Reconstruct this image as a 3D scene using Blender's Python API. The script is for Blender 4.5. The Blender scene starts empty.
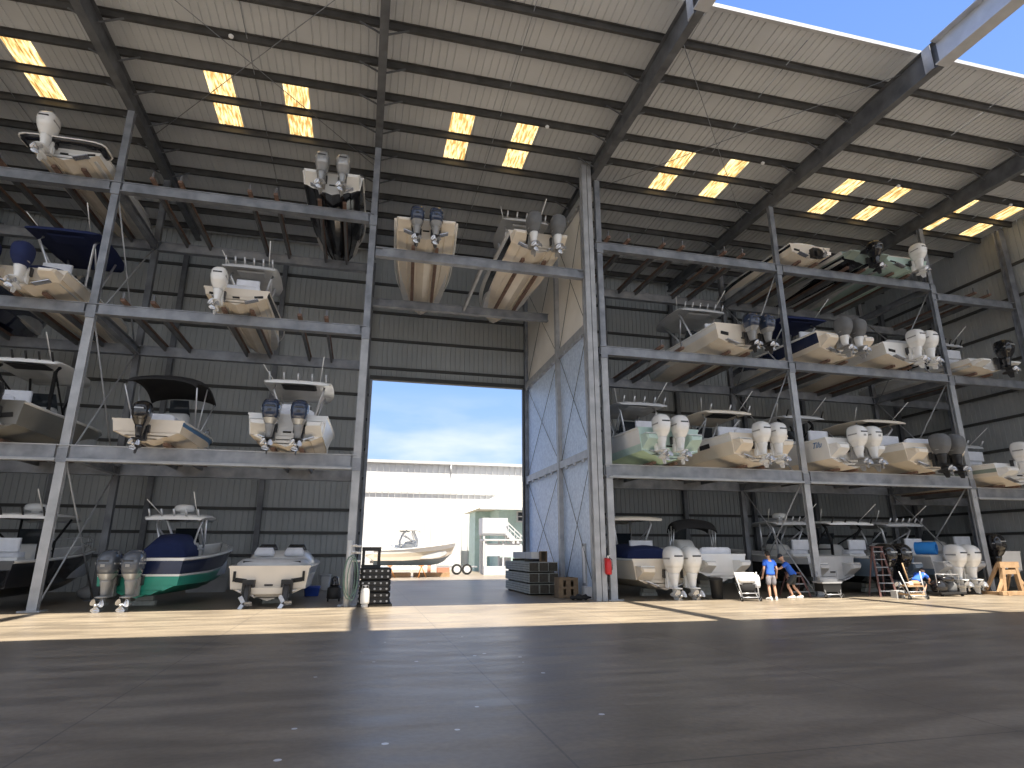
import bpy, bmesh, math, random
from mathutils import Vector, Matrix, Euler
random.seed(7)
SC = bpy.context.scene
COL = SC.collection
PI = math.pi
R = math.radians

# ------------------------------------------------------------------ materials
M = {}
def mat(name, col, rough=.5, metal=0., var=.08, scale=3., bump=0., col2=None, spec=None, coat=0.):
    m = bpy.data.materials.new(name); m.use_nodes = True
    nt = m.node_tree; b = nt.nodes['Principled BSDF']
    b.inputs['Roughness'].default_value = rough
    b.inputs['Metallic'].default_value = metal
    if coat: b.inputs['Coat Weight'].default_value = coat; b.inputs['Coat Roughness'].default_value = .08
    if spec is not None: b.inputs['Specular IOR Level'].default_value = spec
    tc = nt.nodes.new('ShaderNodeTexCoord'); n = nt.nodes.new('ShaderNodeTexNoise')
    n.inputs['Scale'].default_value = scale; n.inputs['Detail'].default_value = 5
    nt.links.new(tc.outputs['Object'], n.inputs['Vector'])
    rp = nt.nodes.new('ShaderNodeValToRGB')
    c2 = col2 if col2 else tuple(min(1, c*(1+var)) for c in col)
    c1 = col if col2 else tuple(c*(1-var) for c in col)
    rp.color_ramp.elements[0].position = .3; rp.color_ramp.elements[1].position = .7
    rp.color_ramp.elements[0].color = (*c1, 1); rp.color_ramp.elements[1].color = (*c2, 1)
    nt.links.new(n.outputs['Fac'], rp.inputs['Fac']); nt.links.new(rp.outputs['Color'], b.inputs['Base Color'])
    if bump:
        bp = nt.nodes.new('ShaderNodeBump'); bp.inputs['Strength'].default_value = bump
        nt.links.new(n.outputs['Fac'], bp.inputs['Height']); nt.links.new(bp.outputs['Normal'], b.inputs['Normal'])
    M[name] = m
    return m

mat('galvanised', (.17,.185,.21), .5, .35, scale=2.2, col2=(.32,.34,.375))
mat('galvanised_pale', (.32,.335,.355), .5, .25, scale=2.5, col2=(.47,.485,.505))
mat('purlin_steel', (.05,.05,.05), .6, .2, scale=2, col2=(.09,.09,.09))  # kept dark in colour to stand in for the backlit undersides
mat('rafter_steel', (.10,.105,.115), .5, .3, scale=2, col2=(.19,.2,.215))  # darkened to put the deep roof shade into the steel's colour
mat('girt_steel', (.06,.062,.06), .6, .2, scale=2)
mat('roof_sheet', (.57,.595,.625), .6, .05, scale=.6, col2=(.67,.695,.725))
mat('wall_sheet', (.33,.35,.355), .65, .1, scale=.5, col2=(.41,.43,.435))
mat('white_trim', (.85,.86,.87), .4)
mat('gutter_sunlit_beam', (.55,.56,.58), .45, .2)  # gutter metal, also the beam tone standing in for sunlight
mat('panel_galv_skylit', (.46,.56,.72), .45, .05, scale=9, col2=(.68,.79,.94))  # galvanised sheet with blue skylight put into its colour
mat('panel_cream', (.80,.77,.70), .7, scale=1.2, col2=(.88,.85,.79))
mat('bunk_carpet', (.12,.075,.058), .95, scale=8, col2=(.21,.135,.105))
mat('gel_white', (.82,.82,.80), .22, var=.03, coat=.3)
mat('gel_cream', (.80,.72,.60), .3, var=.05, scale=1.5)
mat('gel_bottom', (.74,.66,.54), .45, scale=1.6, col2=(.84,.77,.66))
mat('gel_tan', (.62,.55,.43), .35, scale=1.5, col2=(.70,.63,.51))
mat('gel_black', (.012,.013,.017), .15, coat=.4)
mat('gel_navy', (.012,.02,.06), .18, coat=.4)
mat('gel_grey', (.19,.185,.165), .3, scale=1.3)
mat('gel_lightgrey', (.50,.51,.52), .3)
mat('gel_mint', (.50,.66,.60), .28, var=.05)
mat('gel_green_bottom', (.50,.68,.50), .4, var=.06)
mat('gel_sage', (.27,.33,.29), .3)
mat('gel_teal', (.02,.27,.19), .3, scale=1.2, col2=(.04,.36,.26))
mat('gel_blue', (.06,.19,.42), .3)
mat('gel_slate', (.14,.19,.25), .3)
mat('nonskid', (.62,.63,.63), .8)
mat('seat_white', (.75,.77,.82), .55)
mat('canvas_navy', (.012,.022,.085), .9, scale=4)
mat('canvas_black', (.012,.012,.013), .85)
mat('canvas_grey', (.15,.155,.16), .95, scale=5)
mat('eng_white', (.84,.84,.82), .25, var=.03, coat=.3)
mat('eng_black', (.012,.012,.014), .16, coat=.5)
mat('eng_navy', (.03,.045,.085), .2, coat=.5)
mat('eng_grey', (.085,.10,.125), .22, coat=.5)
mat('eng_silver', (.36,.37,.375), .25, .3, coat=.3)
mat('eng_leg_grey', (.30,.30,.295), .35)
mat('eng_leg_dark', (.03,.03,.032), .3)
mat('chrome', (.55,.56,.58), .25, .8, var=.02)
mat('alu', (.66,.67,.69), .3, .6)
mat('glass_tint', (.02,.025,.03), .06, coat=.5)
mat('black_plastic', (.018,.018,.018), .5)
mat('black_rubber', (.02,.02,.02), .8)
mat('dark_recess', (.02,.02,.02), .8)
mat('red_paint', (.55,.015,.02), .3)
mat('wood_pale', (.34,.215,.115), .75, scale=6, col2=(.45,.305,.18))
mat('wood_weathered', (.30,.31,.28), .85, scale=7, col2=(.44,.45,.41))
mat('wood_dark_end', (.035,.032,.026), .9, scale=9, col2=(.08,.07,.055))
mat('cardboard', (.14,.10,.065), .9, scale=6, col2=(.22,.16,.10))
mat('hose_green', (.16,.25,.21), .5)
mat('plastic_blue', (.02,.06,.32), .4)
mat('foam_blue', (.02,.22,.62), .6)
mat('plastic_grey', (.45,.46,.47), .5)
mat('tank_white', (.72,.71,.68), .4)
mat('skin', (.55,.33,.23), .5)
mat('shirt_blue', (.03,.13,.62), .85)
mat('shorts_plaid', (.22,.21,.24), .9, scale=30, col2=(.36,.35,.38))
mat('shorts_dark', (.04,.045,.05), .9)
mat('hair_dark', (.015,.012,.01), .6)
mat('cap_dark', (.02,.025,.04), .8)
mat('shoe_white', (.75,.75,.74), .6)
mat('ext_white', (.56,.57,.58), .7, scale=.4)
mat('ext_roof', (.70,.66,.58), .8)
mat('ext_teal', (.44,.58,.55), .7)
mat('red_deck', (.12,.06,.055), .7)
mat('terracotta', (.5,.22,.14), .8)
mat('rope_orange', (.5,.2,.05), .7)

def mat_floor():
    m = bpy.data.materials.new('concrete_floor'); m.use_nodes = True; nt = m.node_tree
    b = nt.nodes['Principled BSDF']; L = nt.links.new
    tc = nt.nodes.new('ShaderNodeTexCoord')
    def noise(scale, det=6, vec=None, stretch=None):
        n = nt.nodes.new('ShaderNodeTexNoise'); n.inputs['Scale'].default_value = scale; n.inputs['Detail'].default_value = det
        if stretch:
            mp = nt.nodes.new('ShaderNodeMapping'); mp.inputs['Scale'].default_value = stretch
            L(tc.outputs['Object'], mp.inputs['Vector']); L(mp.outputs['Vector'], n.inputs['Vector'])
        else: L(tc.outputs['Object'], n.inputs['Vector'])
        return n
    def ramp(src, p0, c0, p1, c1):
        r = nt.nodes.new('ShaderNodeValToRGB'); r.color_ramp.elements[0].position = p0; r.color_ramp.elements[1].position = p1
        r.color_ramp.elements[0].color = c0; r.color_ramp.elements[1].color = c1; L(src, r.inputs['Fac']); return r
    def mix(fac, a, bcol, typ='MIX'):
        x = nt.nodes.new('ShaderNodeMix'); x.data_type = 'RGBA'; x.blend_type = typ
        if isinstance(fac, float): x.inputs['Factor'].default_value = fac
        else: L(fac, x.inputs['Factor'])
        L(a, x.inputs['A'])
        if isinstance(bcol, tuple): x.inputs['B'].default_value = bcol
        else: L(bcol, x.inputs['B'])
        return x.outputs['Result']
    n1 = noise(.35); base = ramp(n1.outputs['Fac'], .3, (.225,.186,.138,1), .7, (.335,.284,.215,1)).outputs['Color']
    n2 = noise(1.1, 8, stretch=(.5,2.2,1)); st = ramp(n2.outputs['Fac'], .40, (.68,.68,.70,1), .60, (1,1,1,1)).outputs['Color']
    c = mix(1., base, st, 'MULTIPLY')
    n3 = noise(14, 4); fl = ramp(n3.outputs['Fac'], .35, (.9,.9,.9,1), .65, (1.06,1.06,1.06,1)).outputs['Color']
    c = mix(1., c, fl, 'MULTIPLY')
    # saw-cut joints
    sx = nt.nodes.new('ShaderNodeSeparateXYZ'); L(tc.outputs['Object'], sx.inputs['Vector'])
    def math_(op, a, bb=None, cc=None):
        q = nt.nodes.new('ShaderNodeMath'); q.operation = op
        for i, v in enumerate((a, bb, cc)):
            if v is None: continue
            if isinstance(v, (int, float)): q.inputs[i].default_value = v
            else: L(v, q.inputs[i])
        return q.outputs[0]
    def joint(axis, period, off, w):
        t = math_('PINGPONG', math_('SUBTRACT', sx.outputs[axis], off), period/2)
        return math_('LESS_THAN', t, w)
    jx = joint('X', 4.3, 1.75, .011); jy = joint('Y', 5.85, 4.95, .012)
    j = math_('MAXIMUM', jx, jy)
    c = mix(math_('MULTIPLY', j, .5), c, (.05,.05,.05,1))
    # scattered flecks of white paint near the door axis
    vo = nt.nodes.new('ShaderNodeTexVoronoi'); vo.inputs['Scale'].default_value = 2.6; L(tc.outputs['Object'], vo.inputs['Vector'])
    fleck = math_('LESS_THAN', vo.outputs['Distance'], .085)
    sp = nt.nodes.new('ShaderNodeSeparateColor'); L(vo.outputs['Color'], sp.inputs['Color'])
    fleck = math_('MULTIPLY', fleck, math_('GREATER_THAN', sp.outputs[0], .35))
    inx = math_('LESS_THAN', math_('ABSOLUTE', math_('SUBTRACT', sx.outputs['X'], 1.0)), 1.7)
    iny = math_('LESS_THAN', math_('ABSOLUTE', math_('SUBTRACT', sx.outputs['Y'], 9.2)), 3.6)
    fleck = math_('MULTIPLY', fleck, math_('MULTIPLY', inx, iny))
    c = mix(fleck, c, (.75,.75,.76,1))
    L(c, b.inputs['Base Color'])
    rr = ramp(n2.outputs['Fac'], .3, (.30,.30,.30,1), .7, (.46,.46,.46,1)).outputs['Color']
    L(rr, b.inputs['Roughness'])
    bp = nt.nodes.new('ShaderNodeBump'); bp.inputs['Strength'].default_value = .12; bp.inputs['Distance'].default_value = .02
    L(n3.outputs['Fac'], bp.inputs['Height']); L(bp.outputs['Normal'], b.inputs['Normal'])
    M['concrete'] = m
mat_floor()

def mat_skylight():
    m = bpy.data.materials.new('fibreglass_skylight'); m.use_nodes = True; nt = m.node_tree; L = nt.links.new
    for n in list(nt.nodes):
        if n.type == 'BSDF_PRINCIPLED': nt.nodes.remove(n)
    out = [n for n in nt.nodes if n.type == 'OUTPUT_MATERIAL'][0]
    tr = nt.nodes.new('ShaderNodeBsdfTranslucent'); di = nt.nodes.new('ShaderNodeBsdfDiffuse')
    tc = nt.nodes.new('ShaderNodeTexCoord'); n = nt.nodes.new('ShaderNodeTexNoise'); n.inputs['Scale'].default_value = 1; n.inputs['Detail'].default_value = 4
    mp = nt.nodes.new('ShaderNodeMapping'); mp.inputs['Scale'].default_value = (14,2.2,1); L(tc.outputs['Object'], mp.inputs['Vector']); L(mp.outputs['Vector'], n.inputs['Vector'])
    rp = nt.nodes.new('ShaderNodeValToRGB'); rp.color_ramp.elements[0].position = .4; rp.color_ramp.elements[1].position = .6
    rp.color_ramp.elements[0].color = (.30,.17,.05,1); rp.color_ramp.elements[1].color = (.72,.56,.27,1)
    L(n.outputs['Fac'], rp.inputs['Fac']); L(rp.outputs['Color'], tr.inputs['Color']); di.inputs['Color'].default_value = (.55,.42,.22,1)
    mx = nt.nodes.new('ShaderNodeMixShader'); mx.inputs['Fac'].default_value = .25
    L(tr.outputs[0], mx.inputs[1]); L(di.outputs[0], mx.inputs[2]); L(mx.outputs[0], out.inputs['Surface'])
    M['skylight'] = m
mat_skylight()

# ------------------------------------------------------------------ mesh helpers
class MB:
    def __init__(s): s.v = []; s.f = []; s.m = []; s.s = []; s.mats = []
    def mi(s, name):
        if name not in s.mats: s.mats.append(name)
        return s.mats.index(name)
    def add(s, vs, fs, m, smooth=False):
        o = len(s.v); k = s.mi(m); s.v += [Vector(q) for q in vs]
        for f in fs: s.f.append([i+o for i in f]); s.m.append(k); s.s.append(smooth)
    def box(s, c, d, m, rot=None, taper=1.):
        x, y, z = d[0]/2, d[1]/2, d[2]/2
        vs = [Vector((sx*x*(taper if sz > 0 else 1), sy*y*(taper if sz > 0 else 1), sz*z)) for sz in (-1,1) for sy in (-1,1) for sx in (-1,1)]
        if rot: vs = [rot @ q for q in vs]
        c = Vector(c)
        s.add([q+c for q in vs], [(0,2,3,1),(4,5,7,6),(0,1,5,4),(2,6,7,3),(0,4,6,2),(1,3,7,5)], m)
    def extr(s, prof, p0, p1, m, up=(0,0,1)):
        p0 = Vector(p0); p1 = Vector(p1); d = (p1-p0).normalized(); u = Vector(up)
        r = d.cross(u)
        if r.length < 1e-5: r = d.cross(Vector((0,1,0)))
        r.normalize(); u = r.cross(d).normalized(); n = len(prof)
        vs = [p + r*a + u*b for p in (p0, p1) for a, b in prof]
        s.add(vs, [(i, (i+1) % n, n+(i+1) % n, n+i) for i in range(n)] + [tuple(range(n))[::-1], tuple(range(n, 2*n))], m)
    def bar(s, p0, p1, w, h, m, up=(0,0,1)):
        s.extr([(-w/2,-h/2),(w/2,-h/2),(w/2,h/2),(-w/2,h/2)], p0, p1, m, up)
    def ibeam(s, p0, p1, w, h, m, t=.03, up=(0,0,1)):
        a, b = w/2, h/2
        s.extr([(-a,-b),(a,-b),(a,-b+t),(t/2,-b+t),(t/2,b-t),(a,b-t),(a,b),(-a,b),(-a,b-t),(-t/2,b-t),(-t/2,-b+t),(-a,-b+t)], p0, p1, m, up)
    def loft(s, rings, m, cap=True, smooth=True, closed=True):
        n = len(rings[0]); vs = [q for r in rings for q in r]; fs = []
        for k in range(len(rings)-1):
            for i in range(n if closed else n-1):
                j = (i+1) % n; fs.append((k*n+i, k*n+j, (k+1)*n+j, (k+1)*n+i))
        s.add(vs, fs, m, smooth)
        if cap:
            o = len(s.v)-len(vs); k = s.mi(m)
            for f in (list(range(n))[::-1], list(range((len(rings)-1)*n, len(rings)*n))):
                s.f.append([i+o for i in f]); s.m.append(k); s.s.append(False)
    def tube(s, pts, r, m, n=6, r1=None):
        pts = [Vector(p) for p in pts]; rings = []
        for i, p in enumerate(pts):
            d = (pts[min(i+1, len(pts)-1)]-pts[max(i-1, 0)]).normalized()
            a = d.cross(Vector((0,0,1)))
            if a.length < .05: a = d.cross(Vector((0,1,0)))
            a.normalize(); b = d.cross(a)
            rr = r if r1 is None else r+(r1-r)*i/(len(pts)-1)
            rings.append([p+(a*math.cos(t)+b*math.sin(t))*rr for t in [2*PI*k/n for k in range(n)]])
        s.loft(rings, m)
    def cyl(s, c, r, h, m, n=16, r1=None, axis='z'):
        d = {'z': Vector((0,0,h)), 'x': Vector((h,0,0)), 'y': Vector((0,h,0))}[axis]
        c = Vector(c); s.tube([c-d/2, c+d/2], r, m, n, r1)
    def lathe(s, c, prof, m, n=16, axis='z'):
        c = Vector(c); rings = []
        for r, z in prof:
            ring = []
            for k in range(n):
                t = 2*PI*k/n; q = (r*math.cos(t), r*math.sin(t), z)
                if axis == 'y': q = (q[0], q[2], q[1])
                if axis == 'x': q = (q[2], q[0], q[1])
                ring.append(c+Vector(q))
            rings.append(ring)
        s.loft(rings, m)
    def xf(s, mtx):
        s.v = [mtx @ q for q in s.v]; return s
    def mesh(s, name):
        me = bpy.data.meshes.new(name); me.from_pydata(s.v, [], s.f)
        for k in s.mats: me.materials.append(M[k])
        me.polygons.foreach_set('material_index', s.m); me.polygons.foreach_set('use_smooth', s.s)
        bm = bmesh.new(); bm.from_mesh(me); bmesh.ops.recalc_face_normals(bm, faces=bm.faces); bm.to_mesh(me); bm.free()
        me.update(); return me
    def build(s, name, parent=None, loc=None, **kw): return link(name, s.mesh(name), parent, loc, **kw)

def link(name, me, parent=None, loc=None, rot=None, bevel=0, label=None):
    o = bpy.data.objects.new(name, me); COL.objects.link(o)
    if parent: o.parent = parent
    if loc: o.location = loc
    if rot: o.rotation_euler = rot
    if bevel:
        b = o.modifiers.new('bevel', 'BEVEL'); b.width = bevel; b.segments = 2; b.limit_method = 'ANGLE'
    if label: o['label'] = label
    return o
def tag(o, label, cat, group=None):
    o['label'] = label; o['category'] = cat
    if group: o['group'] = group
    return o
def thing(name, label, cat, loc=(0,0,0), rz=0, group=None):
    o = bpy.data.objects.new(name, None); COL.objects.link(o); o.location = loc; o.rotation_euler = (0,0,rz)
    o.empty_display_size = .2
    return tag(o, label, cat, group)
def struct(o): o['kind'] = 'structure'; return o
def rrect(w, d, z, cx=0, cy=0, n=16, e=3.2):
    out = []
    for k in range(n):
        t = 2*PI*(k+.5)/n; c, q = math.cos(t), math.sin(t)
        out.append(Vector((cx+w/2*math.copysign(abs(c)**(2/e), c), cy+d/2*math.copysign(abs(q)**(2/e), q), z)))
    return out

# ------------------------------------------------------------------ the place
XL, XR = -17.2, 30.4               # building ends
XA, XB, XC, XD, XE, XF = -8.7, -.25, 8.45, 16.9, 25.1, 30.05
YF, YB, YW, YE = 20.5, 24.7, 30.1, 12.75   # rack front, rack back, rear wall, eave
GRID = [XA, XB, XC, XD, XE, XF]
def zr(y): return 17.45-.025*(y-16)
L1, L2, L3 = 4.46, 9.03, 13.45

m = MB(); m.add([(-60,-45,0),(80,-45,0),(80,110,0),(-60,110,0)], [(0,1,2,3)], 'concrete')
struct(m.build('floor'))

def ribs(a, b, pitch=.25):
    out = []; k = math.ceil(a/pitch)
    out.append((a, 0.))
    while k*pitch+.10 < b:
        x = k*pitch
        if x > a+.02: out += [(x, 0.), (x+.012, .03), (x+.042, .03), (x+.054, 0.)]
        k += 1
    out.append((b, 0.)); return out
SKY_X = [-14.2, -11.7, -5.75, -3.2, 2.78, 5.27, 11.98, 14.47, 20.27, 22.79, 26.65, 29.35]
SKY_Y = (18.62, 21.55)
def roof_strip(m_, x0, x1, ys, name):
    rb = ribs(x0, x1); vs = []; n = len(rb)
    for y in ys: vs += [(x, y, zr(y)+h) for x, h in rb]
    fs = []
    for k in range(len(ys)-1):
        for i in range(n-1): fs.append((k*n+i, k*n+i+1, (k+1)*n+i+1, (k+1)*n+i))
    m_.add(vs, fs, name)
ceil = MB()
edges = [XL]
for x in SKY_X: edges += [x-.43, x+.43]
edges.append(XR)
for i in range(len(edges)-1):
    a, b = edges[i], edges[i+1]
    if i % 2 == 0: roof_strip(ceil, a, b, [YE, SKY_Y[0], SKY_Y[1], YW+.3], 'roof_sheet')
    else:
        roof_strip(ceil, a, b, [YE, SKY_Y[0]], 'roof_sheet'); roof_strip(ceil, a, b, [SKY_Y[1], YW+.3], 'roof_sheet')
CE = struct(ceil.build('ceiling'))
for x in SKY_X:
    m = MB(); roof_strip(m, x-.43, x+.43, SKY_Y, 'skylight'); m.build('skylight_panel', CE)
# purlins (Z sections) along the roof
PUR = [14.0, 15.5, 17.05, 18.55, 20.05, 21.65, 23.2, 24.75, 26.3, 27.85, 29.4]
for y in PUR:
    z = zr(y)-.01; m = MB()
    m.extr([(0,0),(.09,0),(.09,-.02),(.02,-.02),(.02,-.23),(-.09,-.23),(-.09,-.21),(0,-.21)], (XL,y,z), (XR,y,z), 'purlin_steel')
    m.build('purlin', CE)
m = MB(); m.bar((XL,YE-.06,zr(YE)+.02), (XR,YE-.06,zr(YE)+.02), .12, .15, 'gutter_sunlit_beam'); m.build('eave_gutter', CE)
# sag rods mid-bay
for x in [-12.9, -4.47, 4.1, 12.9, 21.5, 27.9]:
    m = MB()
    for dx in (-.0,): m.tube([(x+dx, YE+.2, zr(YE)-.16), (x+dx, YW, zr(YW)-.16)], .014, 'galvanised', 5)
    m.build('sag_rod', CE)
# diagonal wind rods
for x0, x1 in [(XA,XB),(XC,XD)]:
    for a, b in [((x0,YE+.5),(x1,22.5)), ((x1,YE+.5),(x0,22.5))]:
        m = MB(); m.tube([(a[0],a[1],zr(a[1])-.3),(b[0],b[1],zr(b[1])-.3)], .014, 'galvanised', 5); m.build('wind_rod', CE)
# roof beams: run out across the open gap to the building opposite
for x in GRID[:5]:
    ra = MB(); y0, y1 = YW-.2, -14
    st = [(y0,.36),(20.5,.60),(12.,.92)]
    for (ya,da),(yb,db) in zip(st[:-1],st[1:]):
        ta, tb = zr(ya)-.24, zr(yb)-.24
        ra.add([(x+sx*.015,y,z) for y,t_,d in ((ya,ta,da),(yb,tb,db)) for z in (t_-d,t_) for sx in (-1,1)], [(0,1,3,2),(4,6,7,5),(0,2,6,4),(1,5,7,3),(0,4,5,1),(2,3,7,6)], 'rafter_steel')
        ra.bar((x,ya,ta),(x,yb,tb),.26,.03,'rafter_steel'); ra.bar((x,ya,ta-da),(x,yb,tb-db),.26,.03,'rafter_steel')
    ra.ibeam((x,12,zr(12)-.24-.46), (x,y1,zr(12)-.24-.46), .46, .92, 'gutter_sunlit_beam')  # gap length widened to broaden its floor shadow, paler colour standing in for sun
    ro = ra.build('roof_rafter', CE)
    for y in PUR[1:8]:
        for sx in (-1, 1):
            b = MB(); b.bar((x+sx*.1,y,zr(y)-.52), (x+sx*.75,y,zr(y)-.22), .045, .045, 'rafter_steel'); b.build('fly_brace', ro)
    # splice plate where the beam leaves the roof
    b = MB(); b.box((x-.16, YE-.5, zr(YE)-.70), (.03, .3, .88), 'galvanised_pale'); b.box((x+.16, YE-.5, zr(YE)-.70), (.03,.3,.88), 'galvanised_pale'); b.build('splice_plate', ro)
# small lamps under the purlins
for x, y in [(-4.9,16.9),(5.9,18.5),(15.2,18.5),(22.0,18.5),(28.3,18.5)]:
    m = MB(); z = zr(y)-.24
    m.lathe((0,0,0),[(.03,0),(.05,-.02),(.08,-.05),(.07,-.10),(.03,-.13)],'white_trim',10); m.build('ceiling_lamp', CE, (x,y,z))
# the roof opposite (over the driveway), seen as shade on the floor
m = MB()
zo = zr(12)
m.add([(XL,-14,zo),(XR,-14,zo),(XR,6.7,zo),(XL,6.7,zo)], [(0,1,2,3)], 'roof_sheet'); m.box(((XL+XR)/2,6.72,zo-.05),(XR-XL,.1,.3),'white_trim')
struct(m.build('ceiling_opposite'))

# rear wall (three pieces round the doorway) and end walls
def wall_x(name, x0, x1, z0, z1, y):
    m = MB(); rb = ribs(x0, x1); n = len(rb)
    m.add([(x, y+h, z) for z in (z0, z1) for x, h in rb], [(i, i+1, n+i+1, n+i) for i in range(n-1)], 'wall_sheet')
    return struct(m.build(name))
def wall_y(name, y0, y1, z0, z1, x, sgn):
    m = MB(); rb = ribs(y0, y1); n = len(rb)
    m.add([(x+sgn*h, y, z0 if k == 0 else zr(y)+.12) for k in (0, 1) for y, h in rb], [(i, i+1, n+i+1, n+i) for i in range(n-1)], 'wall_sheet')
    return struct(m.build(name))
DX0, DX1, DZ = 0.0, 8.12, 10.12
zt = zr(YW)+.05
W1 = wall_x('wall_back_left', XL, DX0, 0, zt, YW); W2 = wall_x('wall_back_middle', DX0, DX1, DZ, zt, YW); W3 = wall_x('wall_back_right', DX1, XR, 0, zt, YW)
WR = wall_y('wall_right', YE+.5, YW, 0, zt, XR, 1); WL = wall_y('wall_left', YE+.5, YW, 0, zt, XL, -1)
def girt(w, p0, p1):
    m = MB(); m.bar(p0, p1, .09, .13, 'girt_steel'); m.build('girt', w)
GZ = [1.45, 2.45, 3.5, 5.0, 6.4, 7.9, 9.15, 10.6, 12.1, 13.6, 15.2]
for z in GZ:
    girt(W1, (XL,YW-.06,z), (DX0,YW-.06,z)); girt(W3, (DX1,YW-.06,z), (XR,YW-.06,z))
    if z > DZ: girt(W2, (DX0,YW-.06,z), (DX1,YW-.06,z))
    if z > 1.5: girt(WR, (XR-.06,YE+.5,z), (XR-.06,YW,z))
for x, w in [(-17.0,W1),(-12.9,W1),(XA-.4,W1),(-4.5,W1),(DX0-.18,W1),(DX1+.2,W3),(12.7,W3),(XD,W3),(21.1,W3),(XE,W3)]:
    m = MB(); m.ibeam((x,YW-.25,0), (x,YW-.25,zt-.9), .22, .22, 'rafter_steel', up=(0,1,0)); m.build('wall_column', w)
for y in (24.7, 28.2):
    m = MB(); m.ibeam((XR-.22,y,0), (XR-.22,y,zt-.9), .24, .24, 'rafter_steel', up=(0,1,0)); m.build('wall_column', WR)
m = MB(); m.bar((DX0,YW-.1,DZ-.08), (DX1,YW-.1,DZ-.08), .3, .2, 'girt_steel'); m.build('door_header', W2)
m = MB(); m.box((DX0+.06,YW-.05,DZ/2),(.14,.3,DZ),'galvanised'); m.build('door_jamb', W1)
m = MB(); m.box((DX1-.06,YW-.12,DZ/2),(.3,.3,DZ),'girt_steel'); m.build('door_jamb', W3)

# the passage side wall: two stories of sheet in a steel frame
PX = 8.15
m = MB(); m.box((PX+.04,(20.6+YW)/2,5.05),(.05,YW-20.6-.1,10.1),'panel_galv_skylit')
PW = struct(m.build('wall_passage'))
m = MB(); m.box((PX+.04,(20.6+YW)/2,12.95),(.05,YW-20.6-.1,5.7),'panel_cream'); m.build('upper_cladding', PW)
for y in (20.75, 24.45, 29.85):
    m = MB(); m.box((PX-.06,y,7.9),(.2,.24 if y > 21 else .3,15.8),'galvanised_pale' if y < 29 else 'galvanised'); m.build('frame_post', PW)
for z, h in ((5.13,.3),(10.05,.34),(15.75,.3)):
    m = MB(); m.box((PX-.05,(20.7+29.9)/2,z),(.16,9.2,h),'galvanised_pale')
    for k in range(9): m.box((PX-.14, 21.4+k*1.0, z-h/2-.05), (.06,.22,.14), 'galvanised_pale')
    m.build('frame_rail', PW)
for (ya,yb) in ((20.9,24.3),(24.6,29.7)):
    for (za,zb) in ((.2,5.0),(5.3,9.9),(10.2,15.5)):
        for q in ((za,zb),(zb,za)):
            m = MB(); m.tube([(PX-.03,ya,q[0]),(PX-.03,yb,q[1])], .011, 'girt_steel', 5); m.build('cross_rod', PW)
m = MB(); m.box((PX-.005,22.0,1.15),(.03,.42,1.5),'galvanised_pale'); m.box((PX-.02,22.0,1.15),(.02,.2,1.3),'white_trim'); m.build('notice_board', PW)
m = MB(); m.box((PX-.06,21.4,.2),(.12,1.3,.4),'white_trim'); m.build('kick_plate', PW)

# ------------------------------------------------------------------ storage racks
def rack(name, label, xs, spans, loc):
    t = thing(name, label, 'boat rack', loc)
    inv = Vector(loc)
    def bd(mb, nm):
        mb.v = [q-inv for q in mb.v]; return mb.build(nm, t)
    for x in xs:
        zp = zr(YF)-.87
        m = MB(); m.ibeam((x,YF,0), (x,YF,L2), .25, .18, 'galvanised_pale', t=.05, up=(0,1,0)); m.ibeam((x,YF,L2), (x,YF,zp), .22, .17, 'galvanised', t=.05, up=(0,1,0)); m.box((x,YF,.015),(.55,.5,.03),'galvanised_pale')  # paler lower length puts the sunlit floor's bounce into the post colour
        for z in (L1, L2, L3): m.box((x,YF-.11,z-.1),(.27,.04,.42),'galvanised')
        bd(m, 'front_post')
        m = MB(); m.ibeam((x,YB,0), (x,YB,zr(YB)-.77), .22, .2, 'rafter_steel', t=.04, up=(0,1,0)); m.box((x,YB,.015),(.5,.5,.03),'galvanised'); bd(m, 'back_post')
        zs = [.1, L1-.2, L2-.2, L3-.2]
        for a, b in zip(zs[:-1], zs[1:]):
            for p, q in (((x,YF+.2,a),(x,YB-.2,b)), ((x,YF+.2,b),(x,YB-.2,a))):
                m = MB(); m.tube([p, q], .028, 'galvanised_pale', 6); bd(m, 'brace_rod')
        for z in (L1, L2, L3):
            m = MB(); m.ibeam((x,YF,z-.02), (x,YB,z-.02), .2, .3, 'galvanised'); bd(m, 'side_beam')
    for (x0, x1, z, bunks) in spans:
        hh = .44 if z < 5 else .35
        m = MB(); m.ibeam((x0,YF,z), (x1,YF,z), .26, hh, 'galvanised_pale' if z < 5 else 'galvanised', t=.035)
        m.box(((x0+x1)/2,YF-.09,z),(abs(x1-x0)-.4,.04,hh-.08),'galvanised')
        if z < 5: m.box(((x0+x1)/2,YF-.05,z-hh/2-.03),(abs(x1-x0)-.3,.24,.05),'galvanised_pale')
        bd(m, 'front_beam')
        m = MB(); m.ibeam((x0,YB,z), (x1,YB,z), .24, .38, 'galvanised', t=.035); m.box(((x0+x1)/2,YB-.08,z),(abs(x1-x0)-.4,.04,.36),'galvanised'); bd(m, 'back_beam')
        for xb in bunks:
            for sx in (-.43, .43):
                m = MB(); m.box((xb+sx,(YF+YB)/2-.05,z+hh/2+.045),(.13,YB-YF+.9,.09),'bunk_carpet'); m.box((xb+sx,(YF+YB)/2,z+hh/2-.08),(.07,YB-YF,.16),'rafter_steel')
                if xb in (-12.4,-15,-4.05,-7.1,9.3,11.7,14.5,27.5,-2.0,-7.3,11.3,-13.4): m.box((xb+sx+.0,YF-.42,z+hh/2+.2),(.05,.05,.24),'rafter_steel')
                bd(m, 'bunk')
    return t
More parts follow.
